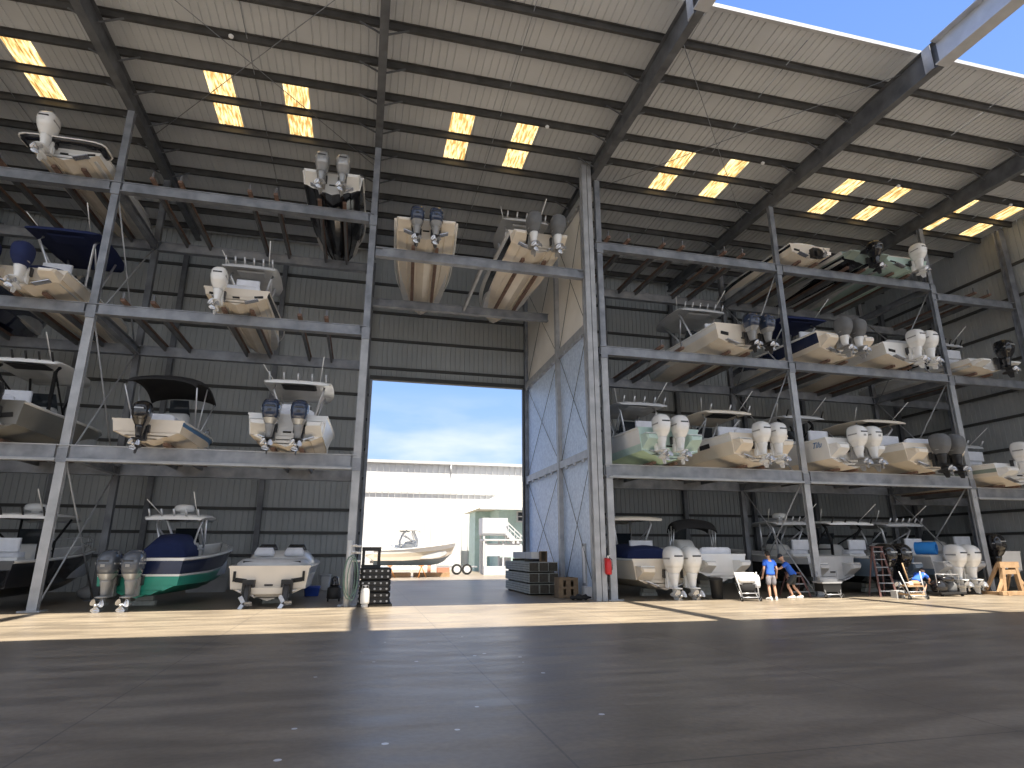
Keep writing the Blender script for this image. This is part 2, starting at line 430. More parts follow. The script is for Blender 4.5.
rack('boat_rack', 'tall galvanised steel boat rack on the doorway side with the teal-bottomed boat parked under it', [XL+.45, XA, XB],
     [(XL+.15,XA,L1,[-10.75,-13.4]),(XL+.15,XA,L2,[-10.3,-13.35]),(XL+.15,XA,L3,[-9.98,-12.4,-15]),
      (XA,XB,L1,[-6.3,-2.4]),(XA,XB,L2,[-4.36,-2.0,-7.3]),(XA,XB,L3,[-4.05,-1.72,-7.1])], (XA,YF,0))
rack('boat_rack', 'tall galvanised steel boat rack behind the two people in blue shirts', [XC+.17, XD, XE],
     [(XC,XD,L1,[10.65,14.4]),(XC,XD,L2,[11.3,14.2]),(XC,XD,L3,[9.3,11.7,14.5]),
      (XD,XE,L1,[18.55,22.3]),(XD,XE,L2,[18.85,22.1]),(XD,XE,L3,[18.1,20.55,22.95]),
      (XE,XF-.22,4.02,[26.7]),(XE,XF-.22,9.0,[26.5]),(XE,XF-.22,12.98,[27.5])], (XC,YF,0))
# wall-side post that carries the last bay
m = MB(); m.ibeam((0,0,0),(0,0,zr(YF)-.3),.34,.3,'galvanised',t=.04,up=(0,1,0)); o = m.build('wall_column', WR, (XF,YF,0))
m = MB(); m.ibeam((0,0,0),(0,0,zr(YF)-.3),.30,.3,'galvanised',t=.04,up=(0,1,0)); o = m.build('wall_column', WR, (XF,YB,0))
# high beams across the passage
LP = 12.12
t = thing('passage_rack', 'pair of high steel beams with bunks carrying two boats over the doorway passage', 'boat rack', (XB,YF,LP))
inv = Vector((XB,YF,LP))
def bd(mb, nm): mb.v = [q-inv for q in mb.v]; return mb.build(nm, t)
for y in (YF, 25.2):
    m = MB(); m.ibeam((XB+.15,y,LP),(PX-.26,y,LP),.24,.36,'galvanised',t=.035); m.box((3.9,y-.08,LP),(7.5,.04,.28),'galvanised'); bd(m, 'cross_beam')
for xb, ra_ in ((1.62, R(-4)), (5.8, 0.)):
    for sx in (-.43,.43):
        m = MB(); dx = -math.sin(ra_); m.bar((xb+sx+dx*.5,20.15,LP+.225),(xb+sx+dx*5.8,25.45,LP+.225),.13,.09,'bunk_carpet'); bd(m, 'bunk')
m = MB(); m.bar((3.9,YF,LP),(3.9,25.2,LP),.1,.18,'galvanised_pale'); bd(m, 'tie_bar')

# ------------------------------------------------------------------ outboard engines
ENG = {  # cowl, cowl band, midsection, lower unit
 'white': ('eng_white','eng_white','eng_white','eng_white'),
 'whitegrey': ('eng_white','eng_white','eng_white','eng_leg_grey'),
 'grey': ('eng_grey','eng_silver','eng_leg_grey','eng_leg_grey'),
 'navy': ('eng_navy','eng_silver','eng_leg_grey','eng_leg_dark'),
 'black': ('eng_black','eng_black','eng_black','eng_leg_dark'),
 'covered': ('canvas_grey','canvas_grey','eng_white','eng_leg_grey'),
 'covered_dark': ('canvas_grey','canvas_grey','eng_leg_dark','eng_leg_dark'),
  'navycover': ('canvas_navy','canvas_navy','eng_white','eng_white'),
 'silver': ('eng_silver','eng_silver','eng_silver','eng_leg_grey'),
}
_em = {}
def eng_meshes(style):
    if style in _em: return _em[style]
    cw, bn, md, lw = ENG[style]; out = []
    m = MB()   # cowling: narrow waist, broad shoulders, domed top leaning aft
    prof = [(-.06,.30,.46,-.40),(.0,.36,.56,-.40),(.12,.46,.68,-.42),(.28,.53,.78,-.43),(.44,.56,.82,-.43),(.58,.55,.80,-.42),(.69,.50,.72,-.40),(.77,.40,.58,-.37),(.82,.24,.36,-.35),(.835,.06,.1,-.34)]
    if style == 'black' or style == 'navy': prof = [(a,w*(1.04 if a < .7 else 1.12),d,c) for a,w,d,c in prof]
    m.loft([rrect(w,d,z,0,c) for z,w,d,c in prof[:3]], bn, cap=False)
    m.loft([rrect(w,d,z,0,c) for z,w,d,c in prof[2:]], cw, cap=True)
    m.loft([rrect(w,d,z,0,c) for z,w,d,c in prof[:1]*2], bn)
    # rear vent lip and side stripe
    if 'cover' not in style:
        m.box((0,-.80,.50),(.30,.08,.05),'eng_leg_dark' if style != 'black' else 'eng_silver'); m.box((0,-.815,.36),(.12,.04,.08),lw)
        for sx in (-1,1): m.box((sx*.272,-.46,.42),(.02,.46,.05),'eng_silver' if style not in ('white','whitegrey') else 'eng_leg_grey')
    else:
        m.lathe((0,-.42,.12),[(.235,-.02),(.25,.0),(.235,.02)],'eng_leg_grey')
    out.append(('cowling', m.mesh('cowling')))
    m = MB()
    m.loft([rrect(w,d,z,0,c,12,2.6) for z,w,d,c in [(-.04,.32,.46,-.40),(-.15,.30,.44,-.40),(-.27,.25,.38,-.39),(-.42,.20,.34,-.39),(-.54,.15,.32,-.40)]], md)
    out.append(('midsection', m.mesh('midsection')))
    m = MB()
    m.loft([rrect(w,d,-.56+dz,0,-.46,16,2.4) for w,d,dz in [(.12,.40,-.03),(.36,.66,-.015),(.36,.66,.015),(.14,.4,.04)]], lw)
    m.loft([rrect(w,d,z,0,-.42,12,2.2) for z,w,d in [(-.56,.13,.34),(-.68,.10,.32),(-.80,.12,.3)]], lw)
    m.lathe((0,-.42,-.78),[(.012,.36),(.05,.30),(.085,.16),(.09,0.),(.085,-.18),(.07,-.28)], lw, 12, 'y')
    m.add([(-.015,-.30,-.84),(.015,-.30,-.84),(.015,-.62,-.84),(-.015,-.62,-.84),(-.008,-.42,-1.07),(.008,-.42,-1.07),(.008,-.60,-1.09),(-.008,-.60,-1.09)],
          [(0,1,5,4),(1,2,6,5),(2,3,7,6),(3,0,4,7),(4,5,6,7)], lw)
    out.append(('gearcase', m.mesh('gearcase')))
    m = MB()
    m.lathe((0,-.78,-.78),[(.055,.1),(.065,0.),(.05,-.08),(.02,-.12)],'chrome',10,'y')
    for k in range(3):
        a = 2*PI*k/3+.4; rr = []
        for r_, w_, tw in [(.05,.05,.7),(.12,.12,.55),(.17,.12,.42),(.205,.05,.35)]:
            ct, sn = math.cos(a), math.sin(a)
            for sg in (-1,1):
                lx, ly = sg*w_*math.cos(tw), sg*w_*math.sin(tw)*.8
                rr.append(Vector((r_*ct-lx*sn, -.78+ly, -.78+r_*sn+lx*ct)))
        th_ = Vector((0,.012,0))
        vs = [q+th_ for q in rr]+[q-th_ for q in rr]
        fs = []
        for j in range(3):
            i0 = 2*j; fs += [(i0,i0+1,i0+3,i0+2),(8+i0,8+i0+2,8+i0+3,8+i0+1),(i0,i0+2,8+i0+2,8+i0),(i0+1,8+i0+1,8+i0+3,i0+3)]
        fs += [(6,7,15,14),(0,8,9,1)]
        m.add(vs, fs, 'chrome')
    out.append(('propeller', m.mesh('propeller')))
    m = MB()
    m.box((0,-.10,-.28),(.30,.16,.56),lw if style != 'white' else 'eng_white'); m.box((-.17,-.02,-.1),(.06,.14,.3),'eng_leg_dark'); m.box((.17,-.02,-.1),(.06,.14,.3),'eng_leg_dark')
    m.box((0,-.24,-.45),(.18,.22,.2),lw)
    out.append(('mount_bracket', m.mesh('mount_bracket')))
    _em[style] = out; return out
def engine(boat_, style, x, y, z, s=1., tilt=0., rz=0.):
    e = bpy.data.objects.new('outboard_motor', None); COL.objects.link(e); e.parent = boat_; e.location = (x,y,z); e.scale = (s,s,s); e.rotation_euler = (tilt,0,rz)
    for nm, me in eng_meshes(style):
        o = bpy.data.objects.new(nm, me); COL.objects.link(o); o.parent = e
    return e

# ------------------------------------------------------------------ boats
def hull(L, B, H, cols, rise=.35, dead=19., zdeck=.45, blunt=2.4, flare=.0, bandf=(.30,.62)):
    """stern at y=0, bow at +y, keel at z=0. cols: bottom, lower side, side, top band, cap, transom"""
    m = MB(); bot, low, side, band, capm, tra = cols
    T = [0,.08,.2,.34,.48,.6,.7,.79,.87,.93,.97,1.]
    def secpts(t):
        u = max(0,(t-.4)/.6); bs = max(.035, B/2*(1-u**blunt)*(.95+.05*min(1,t/.3)))
        v = max(0,(t-.2)/.8); bc = max(.02, B/2*.84*(1-v**2.6))
        zk = 0 if t < .66 else ((t-.66)/.34)**2.2*H*.80
        zs = H+rise*t**1.7
        dd = math.tan(R(dead+max(0,t-.4)*42)); zc = min(zk+bc*dd, zs-.16)
        def sd(f): # topside with flare
            return bc+.05*(1-u)+(bs-bc-.05*(1-u))*(f**(1+flare*u*2)), zc+(zs-zc)*f
        P = [(0,zk),(bc*.33,zk+(zc-zk)*.33),(bc*.36,zk+(zc-zk)*.33-.03),(bc*.66,zk+(zc-zk)*.66),(bc*.70,zk+(zc-zk)*.66-.03),(bc,zc),(bc+.05*(1-u),zc-.012)]
        P += [sd(bandf[0]),sd(bandf[1]),sd(.93),(bs+.03,zs-.02),(bs+.02,zs+.03)]
        gi = max(.005,bs-.20*(1-u*.6)); P += [(gi,zs+.03),(gi-.0,zs-.02),(max(.003,gi-.03),min(zdeck*H+zk*.9,zs-.06)),(0,min(zdeck*H+zk*.9,zs-.06))]
        return P
    segm = [bot]*6+[low,side,band,capm,capm,capm,capm,'nonskid','nonskid']
    rows = []
    for t in T:
        p = secpts(t); k = len(p)
        yb = t*L
        row = []
        for i,(x,z) in enumerate(p):
            yy = yb
            if i >= 12 and t < .05: yy = .25
            # rake the stem forward
            if t > .85: yy = yb - (1-min(1,z/(H+rise)))*L*.06*(t-.85)/.15*1.6
            row.append((x,yy,z))
        rows.append(row)
    K = len(rows[0])
    for sg in (1,-1):
        for i in range(K-1):
            vs = []; fs = []
            for row in rows: vs += [(sg*row[i][0],row[i][1],row[i][2]),(sg*row[i+1][0],row[i+1][1],row[i+1][2])]
            for j in range(len(rows)-1): fs.append((2*j,2*j+1,2*j+3,2*j+2))
            m.add(vs, fs, segm[i], smooth=True)
    r0 = rows[0]; mir = lambda q: (-q[0],q[1],q[2])
    for i in range(K-1):
        mm = (tra or segm[i]) if i < 11 else (capm if i < 13 else 'nonskid')
        if i >= 14: continue
        m.add([r0[i],r0[i+1],mir(r0[i+1]),mir(r0[i])], [(0,1,2,3)] if r0[i][0] > 1e-4 else [(0,1,2)], mm)
    rb = rows[-1]
    for i in range(K-1): m.add([rb[i],rb[i+1],mir(rb[i+1]),mir(rb[i])], [(0,1,2,3)], segm[i])
    return m, rows, zdeck*H
def sheer(rows, i=12, sg=1): return [Vector((sg*r[i][0], r[i][1], r[i][2])) for r in rows]

def boat(label, X, Y, zk, L, B, H, cols, engines=(), rz=0., name='boat', group=None, rise=.35, dead=19., zdeck=.45, blunt=2.8, flare=.3,
         estyle='white', es=1., emount=-.24, etilt=0., top=None, console=True, leaning=True, platform=True, pockets=True, rail=False, cover=None,
         drive=False, rods=5, radome=False, aerial=True, bim=None, windshield=None, vents=None, text=None, bandf=(.30,.62), tower='alu', bench=None, cat='boat', sidecap=None):
    t = thing(name, label, cat, (X,Y,zk), R(rz), group)
    hm, rows, zd = hull(L,B,H,cols,rise,dead,zdeck,blunt,flare,bandf)
    if pockets:
        for sx in (-1,1): hm.box((sx*B*.33,-.006,H*.60),(B*.13,.03,H*.13),'dark_recess',Euler((0,sx*R(-8),0)).to_matrix())
        hm.box((0,-.008,H*.46),(B*.1,.03,.05),'dark_recess')
        for sx in (-1,1): hm.box((sx*B*.24,-.10,H*.235),(B*.20,.22,.025),'chrome',Euler((0,sx*R(-dead),0)).to_matrix())
    hm.build('hull', t)
    if platform:
        for sx in (-1,1):
            m = MB(); m.loft([[Vector((sx*B*x_,y_,H*z_)) for x_,y_,z_ in pr] for pr in ([(.22,.0,.30),(.22,.0,.80),(.45,.0,.80),(.43,.0,.36)],[(.23,-.42,.56),(.23,-.42,.76),(.44,-.42,.76),(.42,-.42,.58)],[(.25,-.50,.60),(.25,-.50,.72),(.42,-.50,.72),(.40,-.50,.62)])], cols[5] or cols[2], smooth=False); m.box((sx*B*.335,-.22,H*.785),(B*.2,.4,.03),'gel_white' if cols[5] != 'gel_black' else 'gel_black'); m.build('swim_platform', t)
    if sidecap:
        m = MB(); m.loft([rrect(B*w_,d_,H*z,0,.05,16,5) for z,w_,d_ in ((.84,.96,.5),(.88,1.06,.9),(1.0,1.10,1.0))], sidecap); m.loft([rrect(B*w_,d_,H*z,0,.05,16,5) for z,w_,d_ in ((1.0,1.13,1.04),(1.06,1.14,1.06),(1.09,1.1,1.0))], cols[4]); m.build('stern_coaming', t)
    for x in engines: engine(t, estyle, x, -.12 if not drive else -.3, H+emount, es, etilt)
    if drive:
        for x in (drive if isinstance(drive,tuple) else (0,)):
            m = MB(); m.box((x,-.12,H*.42),(.34,.24,.4),'black_plastic'); m.loft([rrect(.2,.3,z,x,y,10,2.4) for z,y in ((H*.5,-.3),(H*.3,-.38),(H*.05,-.42),(-.1,-.45))],'eng_leg_dark')
            m.lathe((x,-.5,-.02),[(.02,.3),(.08,.2),(.09,0),(.05,-.2)],'eng_leg_dark',10,'y')
            for k in range(3):
                a = 2*PI*k/3; m.box((x+.13*math.cos(a),-.72,-.02+.13*math.sin(a)),(.2,.05,.12),'chrome',Euler((0,-a,0)).to_matrix() @ Euler((.5,0,0)).to_matrix())
            m.build('stern_drive', t)
    yc = L*.42
    if console:
        m = MB(); cw = B*.36
        m.loft([rrect(cw,1.1,zd,0,yc,14,5),rrect(cw,1.05,zd+.75,0,yc,14,5),rrect(cw*.95,.75,zd+1.05,0,yc+.1,14,5),rrect(cw*.9,.45,zd+1.12,0,yc+.2,14,5)], 'gel_white' if console is True else console); m.build('console', t)
        if windshield is not False:
            m = MB(); m.loft([[Vector((-cw*.46,yc+.35,zd+1.08)),Vector((cw*.46,yc+.35,zd+1.08)),Vector((cw*.46,yc+.38,zd+1.08)),Vector((-cw*.46,yc+.38,zd+1.08))],
                              [Vector((-cw*.40,yc+.12,zd+1.6)),Vector((cw*.40,yc+.12,zd+1.6)),Vector((cw*.40,yc+.15,zd+1.6)),Vector((-cw*.40,yc+.15,zd+1.6))]], 'glass_tint', smooth=False); m.build('windshield', t)
    if leaning:
        m = MB(); yl = L*.26; sw = B*.36
        m.box((0,yl,zd+.35),(sw,.5,.7),'gel_white'); m.loft([rrect(sw*1.05,.55,z,0,yl,14,4) for z in (zd+.70,zd+.74,zd+.84,zd+.87)],'seat_white')
        m.loft([rrect(sw*1.05,.16,z,0,yl-.26,14,4) for z in (zd+.86,zd+.9,zd+1.22,zd+1.28)],'seat_white'); m.build('leaning_post', t)
    if bench:
        m = MB(); m.box((0,.55,zd+.30),(B*.6,.5,.5),bench); m.loft([rrect(w_,d_,z,0,y_,14,3.2) for z,w_,d_,y_ in ((H-.1,B*.58,.2,.42),(H,B*.62,.22,.40),(H+.2,B*.60,.2,.36),(H+.27,B*.5,.12,.34))],bench); m.build('stern_bench', t)
    if cover:
        cm, y0, y1, hh = cover[:4]; cwid = cover[4] if len(cover) > 4 else B*.78
        m = MB(); rr = []
        for q in range(7):
            f = q/6; yy = y0+(y1-y0)*f; w = cwid*(1-.25*max(0,f-.6)/.4); h_ = H+.05+hh*math.sin(PI*(.12+.76*f))**.6
            rr.append([Vector((-w/2,yy,H-.05)),Vector((-w*.47,yy,(H+h_)/2+.04)),Vector((-w*.3,yy,h_-.03)),Vector((0,yy,h_+.03*math.sin(q*2.1))),Vector((w*.3,yy,h_-.04)),Vector((w*.47,yy,(H+h_)/2)),Vector((w/2,yy,H-.05))])
        m.loft(rr, cm); m.build('canvas_cover', t)
    if top:
        y0, y1, w, z, tcol = top[:5]; under = top[5] if len(top) > 5 else tcol
        m = MB(); rr = []
        for f, hw, dz in [(0,.90,-.07),(.04,.97,-.01),(.2,1,.03),(.5,1,.06),(.8,.96,.03),(.96,.82,-.03),(1,.70,-.08)]:
            yy = y0+(y1-y0)*f; a = w/2*hw
            rr.append([Vector((-a,yy,z+dz-.06)),Vector((-a*.98,yy,z+dz-.01)),Vector((-a*.7,yy,z+dz+.035)),Vector((0,yy,z+dz+.055)),Vector((a*.7,yy,z+dz+.035)),Vector((a*.98,yy,z+dz-.01)),Vector((a,yy,z+dz-.06)),Vector((0,yy,z+dz-.045))])
        m.loft(rr, tcol)
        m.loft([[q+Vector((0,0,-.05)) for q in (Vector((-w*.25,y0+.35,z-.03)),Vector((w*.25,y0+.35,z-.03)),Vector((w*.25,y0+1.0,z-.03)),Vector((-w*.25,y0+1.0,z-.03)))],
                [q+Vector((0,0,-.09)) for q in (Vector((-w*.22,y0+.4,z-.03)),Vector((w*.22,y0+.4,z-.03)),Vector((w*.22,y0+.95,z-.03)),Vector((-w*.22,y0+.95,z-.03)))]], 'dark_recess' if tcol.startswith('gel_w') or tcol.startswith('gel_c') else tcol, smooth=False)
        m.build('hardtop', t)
        cw = B*.36
        for sx in (-1,1):
            m = MB()
            m.tube([(sx*cw*.62,yc-.55,zd+.0),(sx*cw*.62,yc-.6,zd+1.1),(sx*w*.36,y0+.55,z-.25),(sx*w*.36,y0+.75,z-.05)], .045 if tower != 'canvas_black' else .06, tower, 7)
            m.tube([(sx*cw*.58,yc+.55,zd+.0),(sx*cw*.58,yc+.5,zd+1.2),(sx*w*.34,y1-.5,z-.05)], .04, tower, 7)
            m.tube([(sx*cw*.62,yc-.58,zd+.9),(sx*cw*.58,yc+.5,zd+.9)], .03, tower, 6)
            m.tube([(sx*w*.36,y0+.62,z-.35),(sx*cw*.6,yc+.45,zd+1.0)], .03, tower, 6)
            m.build('tower_frame', t)
        for k in range(rods):
            xx = (k-(rods-1)/2)*w*.8/max(1,rods-1)
            m = MB(); m.tube([(xx,y0+.06,z-.06),(xx,y0-.12,z+.22)], .032, tower if tower != 'canvas_black' else 'black_plastic', 6); m.build('rod_holder', t)
        if radome:
            m = MB(); m.lathe((0,(y0+y1)/2,z+.06),[(.12,0),(.12,.12),(.30,.14),(.32,.2),(.31,.3),(.24,.36),(.02,.38)],'gel_white',16); m.build('radome', t)
        if aerial:
            m = MB(); m.tube([(w*.30,y0+.5,z),(w*.36,y0-.5,z+.75)],.018,'gel_white',5); m.build('aerial', t)
            m = MB(); m.tube([(-w*.34,y0+.9,z),(-w*.52,y0+.2,z+.55)],.016,'gel_white',5); m.build('aerial', t)
    if bim:
        y0, y1, w, z, bc = bim; m = MB(); rr = []
        for q in range(9):
            f = q/8; yy = y0+(y1-y0)*f; dz = -.32*(abs(f-.5)*2)**2.4
            rr.append([Vector((w/2*math.sin(a),yy,z+dz-.28*(1-math.cos(a*.9)))) for a in [(-1.45+2.9*k/8) for k in range(9)]]+[Vector((w/2*.97*math.sin(a),yy,z+dz-.28*(1-math.cos(a*.9))-.05)) for a in [(1.45-2.9*k/8) for k in range(9)]])
        m.loft(rr, bc); m.build('bimini_canopy', t)
        for sx in (-1,1):
            for yy in (y0+.12,(y0+y1)/2,y1-.12):
                m = MB(); f = (yy-y0)/(y1-y0); dz = -.32*(abs(f-.5)*2)**2.4
                m.tube([(sx*(B/2-.12),(y0+y1)/2+(yy-(y0+y1)/2)*.25,H+.02),(sx*w*.485,yy,z+dz-.30)],.022,'alu',6); m.build('bimini_pole', t)
    if rail:
        for sg in (1,-1):
            pts = [p+Vector((0,0,.32)) for p in sheer(rows,12,sg)][5:]
            m = MB(); m.tube([sheer(rows,12,sg)[4]]+pts,.018,'alu',6)
            for p in pts[::2]: m.tube([p,p-Vector((0,0,.32))],.014,'alu',5)
            m.build('bow_rail', t)
    if vents:
        for (y_,z_,w_,h_) in vents:
            f = y_/L; xs = None
            for j in range(len(rows)-1):
                if rows[j][8][1] <= y_ <= rows[j+1][8][1]:
                    u = (y_-rows[j][8][1])/(rows[j+1][8][1]-rows[j][8][1]); a = Vector(rows[j][8]).lerp(Vector(rows[j+1][8]),u); b = Vector(rows[j][9]).lerp(Vector(rows[j+1][9]),u)
                    xs = a.x+(b.x-a.x)*(z_-a.z)/(b.z-a.z)
            if xs:
                for sg in (-1,1):
                    m = MB(); m.box((sg*(xs+.005),y_,z_),(.03,w_,h_),'dark_recess'); m.build('hull_window', t)
    return t
W = ('gel_bottom','gel_white','gel_white','gel_white','gel_white','gel_white')
def C(bot='gel_bottom',low='gel_white',side='gel_white',band='gel_white',cap='gel_white',tra='gel_white'): return (bot,low,side,band,cap,tra)
K1, K2, K3, KP = L1+.22+.045, L2+.175+.045, L3+.175+.045, LP+.26
YS = 19.6
TW = (-.36,.36)
# --- passage boats
boat('cream bottomed boat with two dark navy outboards high over the doorway passage', 1.62, YS, KP-.02, 9.0, 2.35, .74, C('gel_cream','gel_cream','gel_cream','gel_white','gel_white','gel_cream'), (-.33,.33), rz=-4, estyle='navy', emount=-.46, es=0.86, console='gel_white', bench='gel_lightgrey', pockets=True)
boat('black sided boat with two grey covered outboards hung beside the passage side wall', 5.8, YS, KP-.02, 9.3, 2.35, .80, C('gel_cream','gel_black','gel_black','gel_white','gel_lightgrey','gel_cream'), (-.3,.62), rz=0, estyle='covered', es=0.95, top=(1.6,4.2,2.0,2.35,'gel_lightgrey'))
# --- upper bays over the doorway-side rack
boat('white boat with a single white outboard on the top rack near the outer roof beam', -9.98, YS, K3, 7.2, 2.2, .50, C('gel_bottom','gel_white','gel_white','gel_white','gel_white','gel_white'), (-.35,), estyle='white', es=0.90, platform=False, console=False, leaning=False, sidecap='gel_black', emount=.02)
boat('black hulled boat with white transom and two silver outboards on the top rack', -1.72, YS, K3, 7.0, 2.15, .82, C('gel_black','gel_black','gel_black','gel_black','gel_white','gel_white'), (-.35,.35), rz=-1, estyle='silver', es=0.86, console='gel_white', cover=('canvas_navy',.4,1.4,.3))
boat('cream boat with navy canvas top and two white outboards, third level', -10.3, YS, K2, 7.6, 2.3, .60, C('gel_cream','gel_cream','gel_cream','gel_cream','gel_white','gel_cream'), (-.78,.1), estyle='navycover', emount=-.1, es=0.86, top=(1.4,4.4,2.3,2.75,'canvas_navy'), cover=('canvas_navy',.5,1.8,.45), tower='alu', rods=0)
boat('navy hulled boat showing only its bottom by the edge of the third level', -13.35, YS+.3, K2, 7.6, 2.5, .95, C('gel_navy','gel_navy','gel_navy','gel_navy','gel_white','gel_navy'), TW, estyle='white', cover=('canvas_navy',.3,2.6,.9), es=0.90)
boat('white boat with one white outboard and rod rack beside empty third-level bunks', -4.36, YS, K2, 6.8, 2.05, .54, C('gel_bottom','gel_cream','gel_black','gel_black','gel_white','gel_cream'), (-.45,), estyle='white', emount=-.22, es=0.84, top=(1.3,3.6,1.9,2.05,'gel_lightgrey'), rods=6, bench='seat_white', platform=False)
boat('grey hulled boat with black tower and black outboard beside the small skiff', -10.75, YS, K1, 8.0, 2.5, 1.02, C('gel_grey','gel_grey','gel_grey','gel_grey','gel_white','gel_grey'), (.55,), estyle='black', es=0.90, top=(1.6,4.6,2.3,2.75,'gel_white'), tower='canvas_black', rods=6, bench='seat_white', platform=False)
boat('small skiff with blue stripe, black bimini and one black outboard on the second level', -6.3, YS, K1, 6.0, 2.0, .64, C('gel_cream','gel_cream','gel_cream','gel_blue','gel_white','gel_cream'), (-.05,), estyle='black', es=0.81, emount=-.2, bim=(.5,3.2,2.1,2.42,'canvas_black'), bench='seat_white', leaning=False, platform=False, pockets=False, rail=True, rise=.25)
boat('white hardtop boat with two navy outboards on the second level by the doorway', -2.4, YS, K1, 7.6, 2.45, 1.0, C(), (-.45,.37), estyle='navy', emount=-.36, es=0.90, top=(1.5,4.3,2.3,2.55,'gel_white','gel_cream'), rods=5, bench='seat_white')
# --- floor boats under the doorway-side rack
boat('black hulled boat with radome on its tower parked on the floor beside the corner post', -10.55, 20.3, .25, 8.0, 2.6, 1.08, C('gel_black','gel_black','gel_black','gel_black','gel_white','gel_black'), (), estyle='black', top=(2.0,4.8,2.2,2.48,'gel_white'), tower='canvas_black', rods=4, radome=True, rise=.5, rail=True, es=0.99)
boat('navy and teal boat with two grey outboards parked on the floor', -6.2, 20.55, .30, 7.6, 2.45, 1.1, ('gel_teal','gel_teal','gel_white','gel_navy','gel_white',None), (-.62,.02), rz=-5, estyle='grey', es=0.92, emount=-.5, top=(2.0,3.7,1.9,2.45,'gel_white'), rods=5, radome=True, cover=('canvas_navy',1.6,3.4,.75,1.3), rise=.55, leaning=False, pockets=False, platform=False, bandf=(.34,.42))
sb = boat('low white sport boat with twin stern drives parked on the floor near the doorway post', -2.62, 20.7, .16, 7.6, 2.45, 1.0, ('gel_cream','gel_white','gel_white','gel_slate','gel_white','gel_cream'), (), drive=(-.55,.55), console=False, leaning=False, rise=.2, zdeck=.96, platform=False, windshield=False)
m = MB(); m.loft([rrect(w_,d_,z,0,y,16,4) for z,w_,d_,y in [(1.0,2.2,1.7,1.0),(1.1,2.16,1.66,1.0),(1.22,1.9,1.4,1.05),(1.24,1.7,1.2,1.1)]],'gel_lightgrey')
for sx in (-1,1): m.box((sx*.55,.32,1.14),(.6,.06,.05),'dark_recess')
m.build('engine_hatch', sb)
m = MB(); m.loft([rrect(w_,d_,z,0,y,16,4) for z,w_,d_,y in [(1.0,2.3,2.4,3.0),(1.2,2.1,2.2,3.0),(1.42,1.8,1.7,3.1),(1.5,1.5,1.3,3.3)]],'gel_white'); m.build('deck_moulding', sb)
for sx in (-1,1):
    m = MB(); m.loft([rrect(w_,d_,z,sx*.48,y,12,3) for z,w_,d_,y in [(1.3,.62,.2,1.95),(1.42,.66,.24,1.95),(1.58,.5,.2,2.0)]],'seat_white'); m.build('headrest', sb)
    m = MB(); m.loft([rrect(w_,.1,z,sx*.48,y,12,3) for z,w_,y in [(1.5,.72,2.6),(1.7,.5,2.8)]],'glass_tint'); m.build('windscreen', sb)
m = MB(); m.loft([rrect(1.15,.28,z,0,-.12,14,4) for z in (.2,.24,.36,.40)],'gel_cream'); m.build('swim_step', sb)
for sx in (-1,1):
    m = MB(); m.box((sx*1.0,-.03,.72),(.07,.05,.3),'dark_recess'); m.build('grab_handle', sb)
# --- the other rack, top level
boat('white stern drive boat just past the middle rack post on the top level', 18.1, 19.8, K3, 7.2, 2.1, .66, C('gel_bottom','gel_cream','gel_cream','gel_black','gel_white','gel_cream'), (), drive=(.1,), console=False, leaning=False, bench='gel_white', platform=False, rise=.3, es=0.90)
boat('dark boat with navy cover and one black outboard on the top level', 20.55, YS, K3, 6.8, 2.2, .46, C('gel_black','gel_sage','gel_white','gel_white','gel_white','gel_sage'), (.25,), estyle='black', es=0.81, console=False, leaning=False, cover=('canvas_navy',.4,3.6,.5), platform=True, pockets=False)
boat('mint green boat with one white outboard on the top level beside the end post', 22.95, YS, K3, 7.0, 2.3, .54, C('gel_mint','gel_mint','gel_mint','gel_white','gel_white','gel_mint'), (.15,), estyle='white', es=0.86, emount=-.2, console=False, leaning=False, bench='gel_white', platform=False)
# --- third level
boat('cream boat with hardtop and two black outboards on the third level', 14.2, YS, K2, 8.2, 2.55, 1.0, C('gel_bottom','gel_cream','gel_cream','gel_white','gel_white','gel_cream'), (.05,.75), estyle='navy', es=0.86, emount=-.38, top=(2.6,5.4,2.3,2.75,'gel_lightgrey'), rods=6, platform=False)
boat('navy sided boat with navy top and two grey covered outboards on the third level', 18.85, YS, K2, 8.0, 2.6, 1.06, C('gel_bottom','gel_cream','gel_navy','gel_navy','gel_white','gel_cream'), (-.35,.33), estyle='covered', es=0.90, emount=-.26, top=(1.8,4.4,2.3,2.5,'canvas_navy'), rods=0, platform=True)
boat('white boat with two white outboards and no top, third level by the end post', 22.1, YS, K2, 7.8, 2.55, .86, C('gel_bottom','gel_white','gel_white','gel_white','gel_white','gel_white'), (-.05,.62), estyle='white', es=0.90, emount=-.26, console=False, leaning=False, bench='gel_lightgrey', platform=False)
boat('white boat with rod arch and one black outboard, third level by the side wall', 26.5, YS, 9.22, 7.4, 2.5, .5, C(), (.25,), estyle='black', es=0.90, emount=.05, top=(1.8,2.7,2.0,1.9,'gel_lightgrey'), tower='canvas_black', rods=6, platform=True, pockets=False)
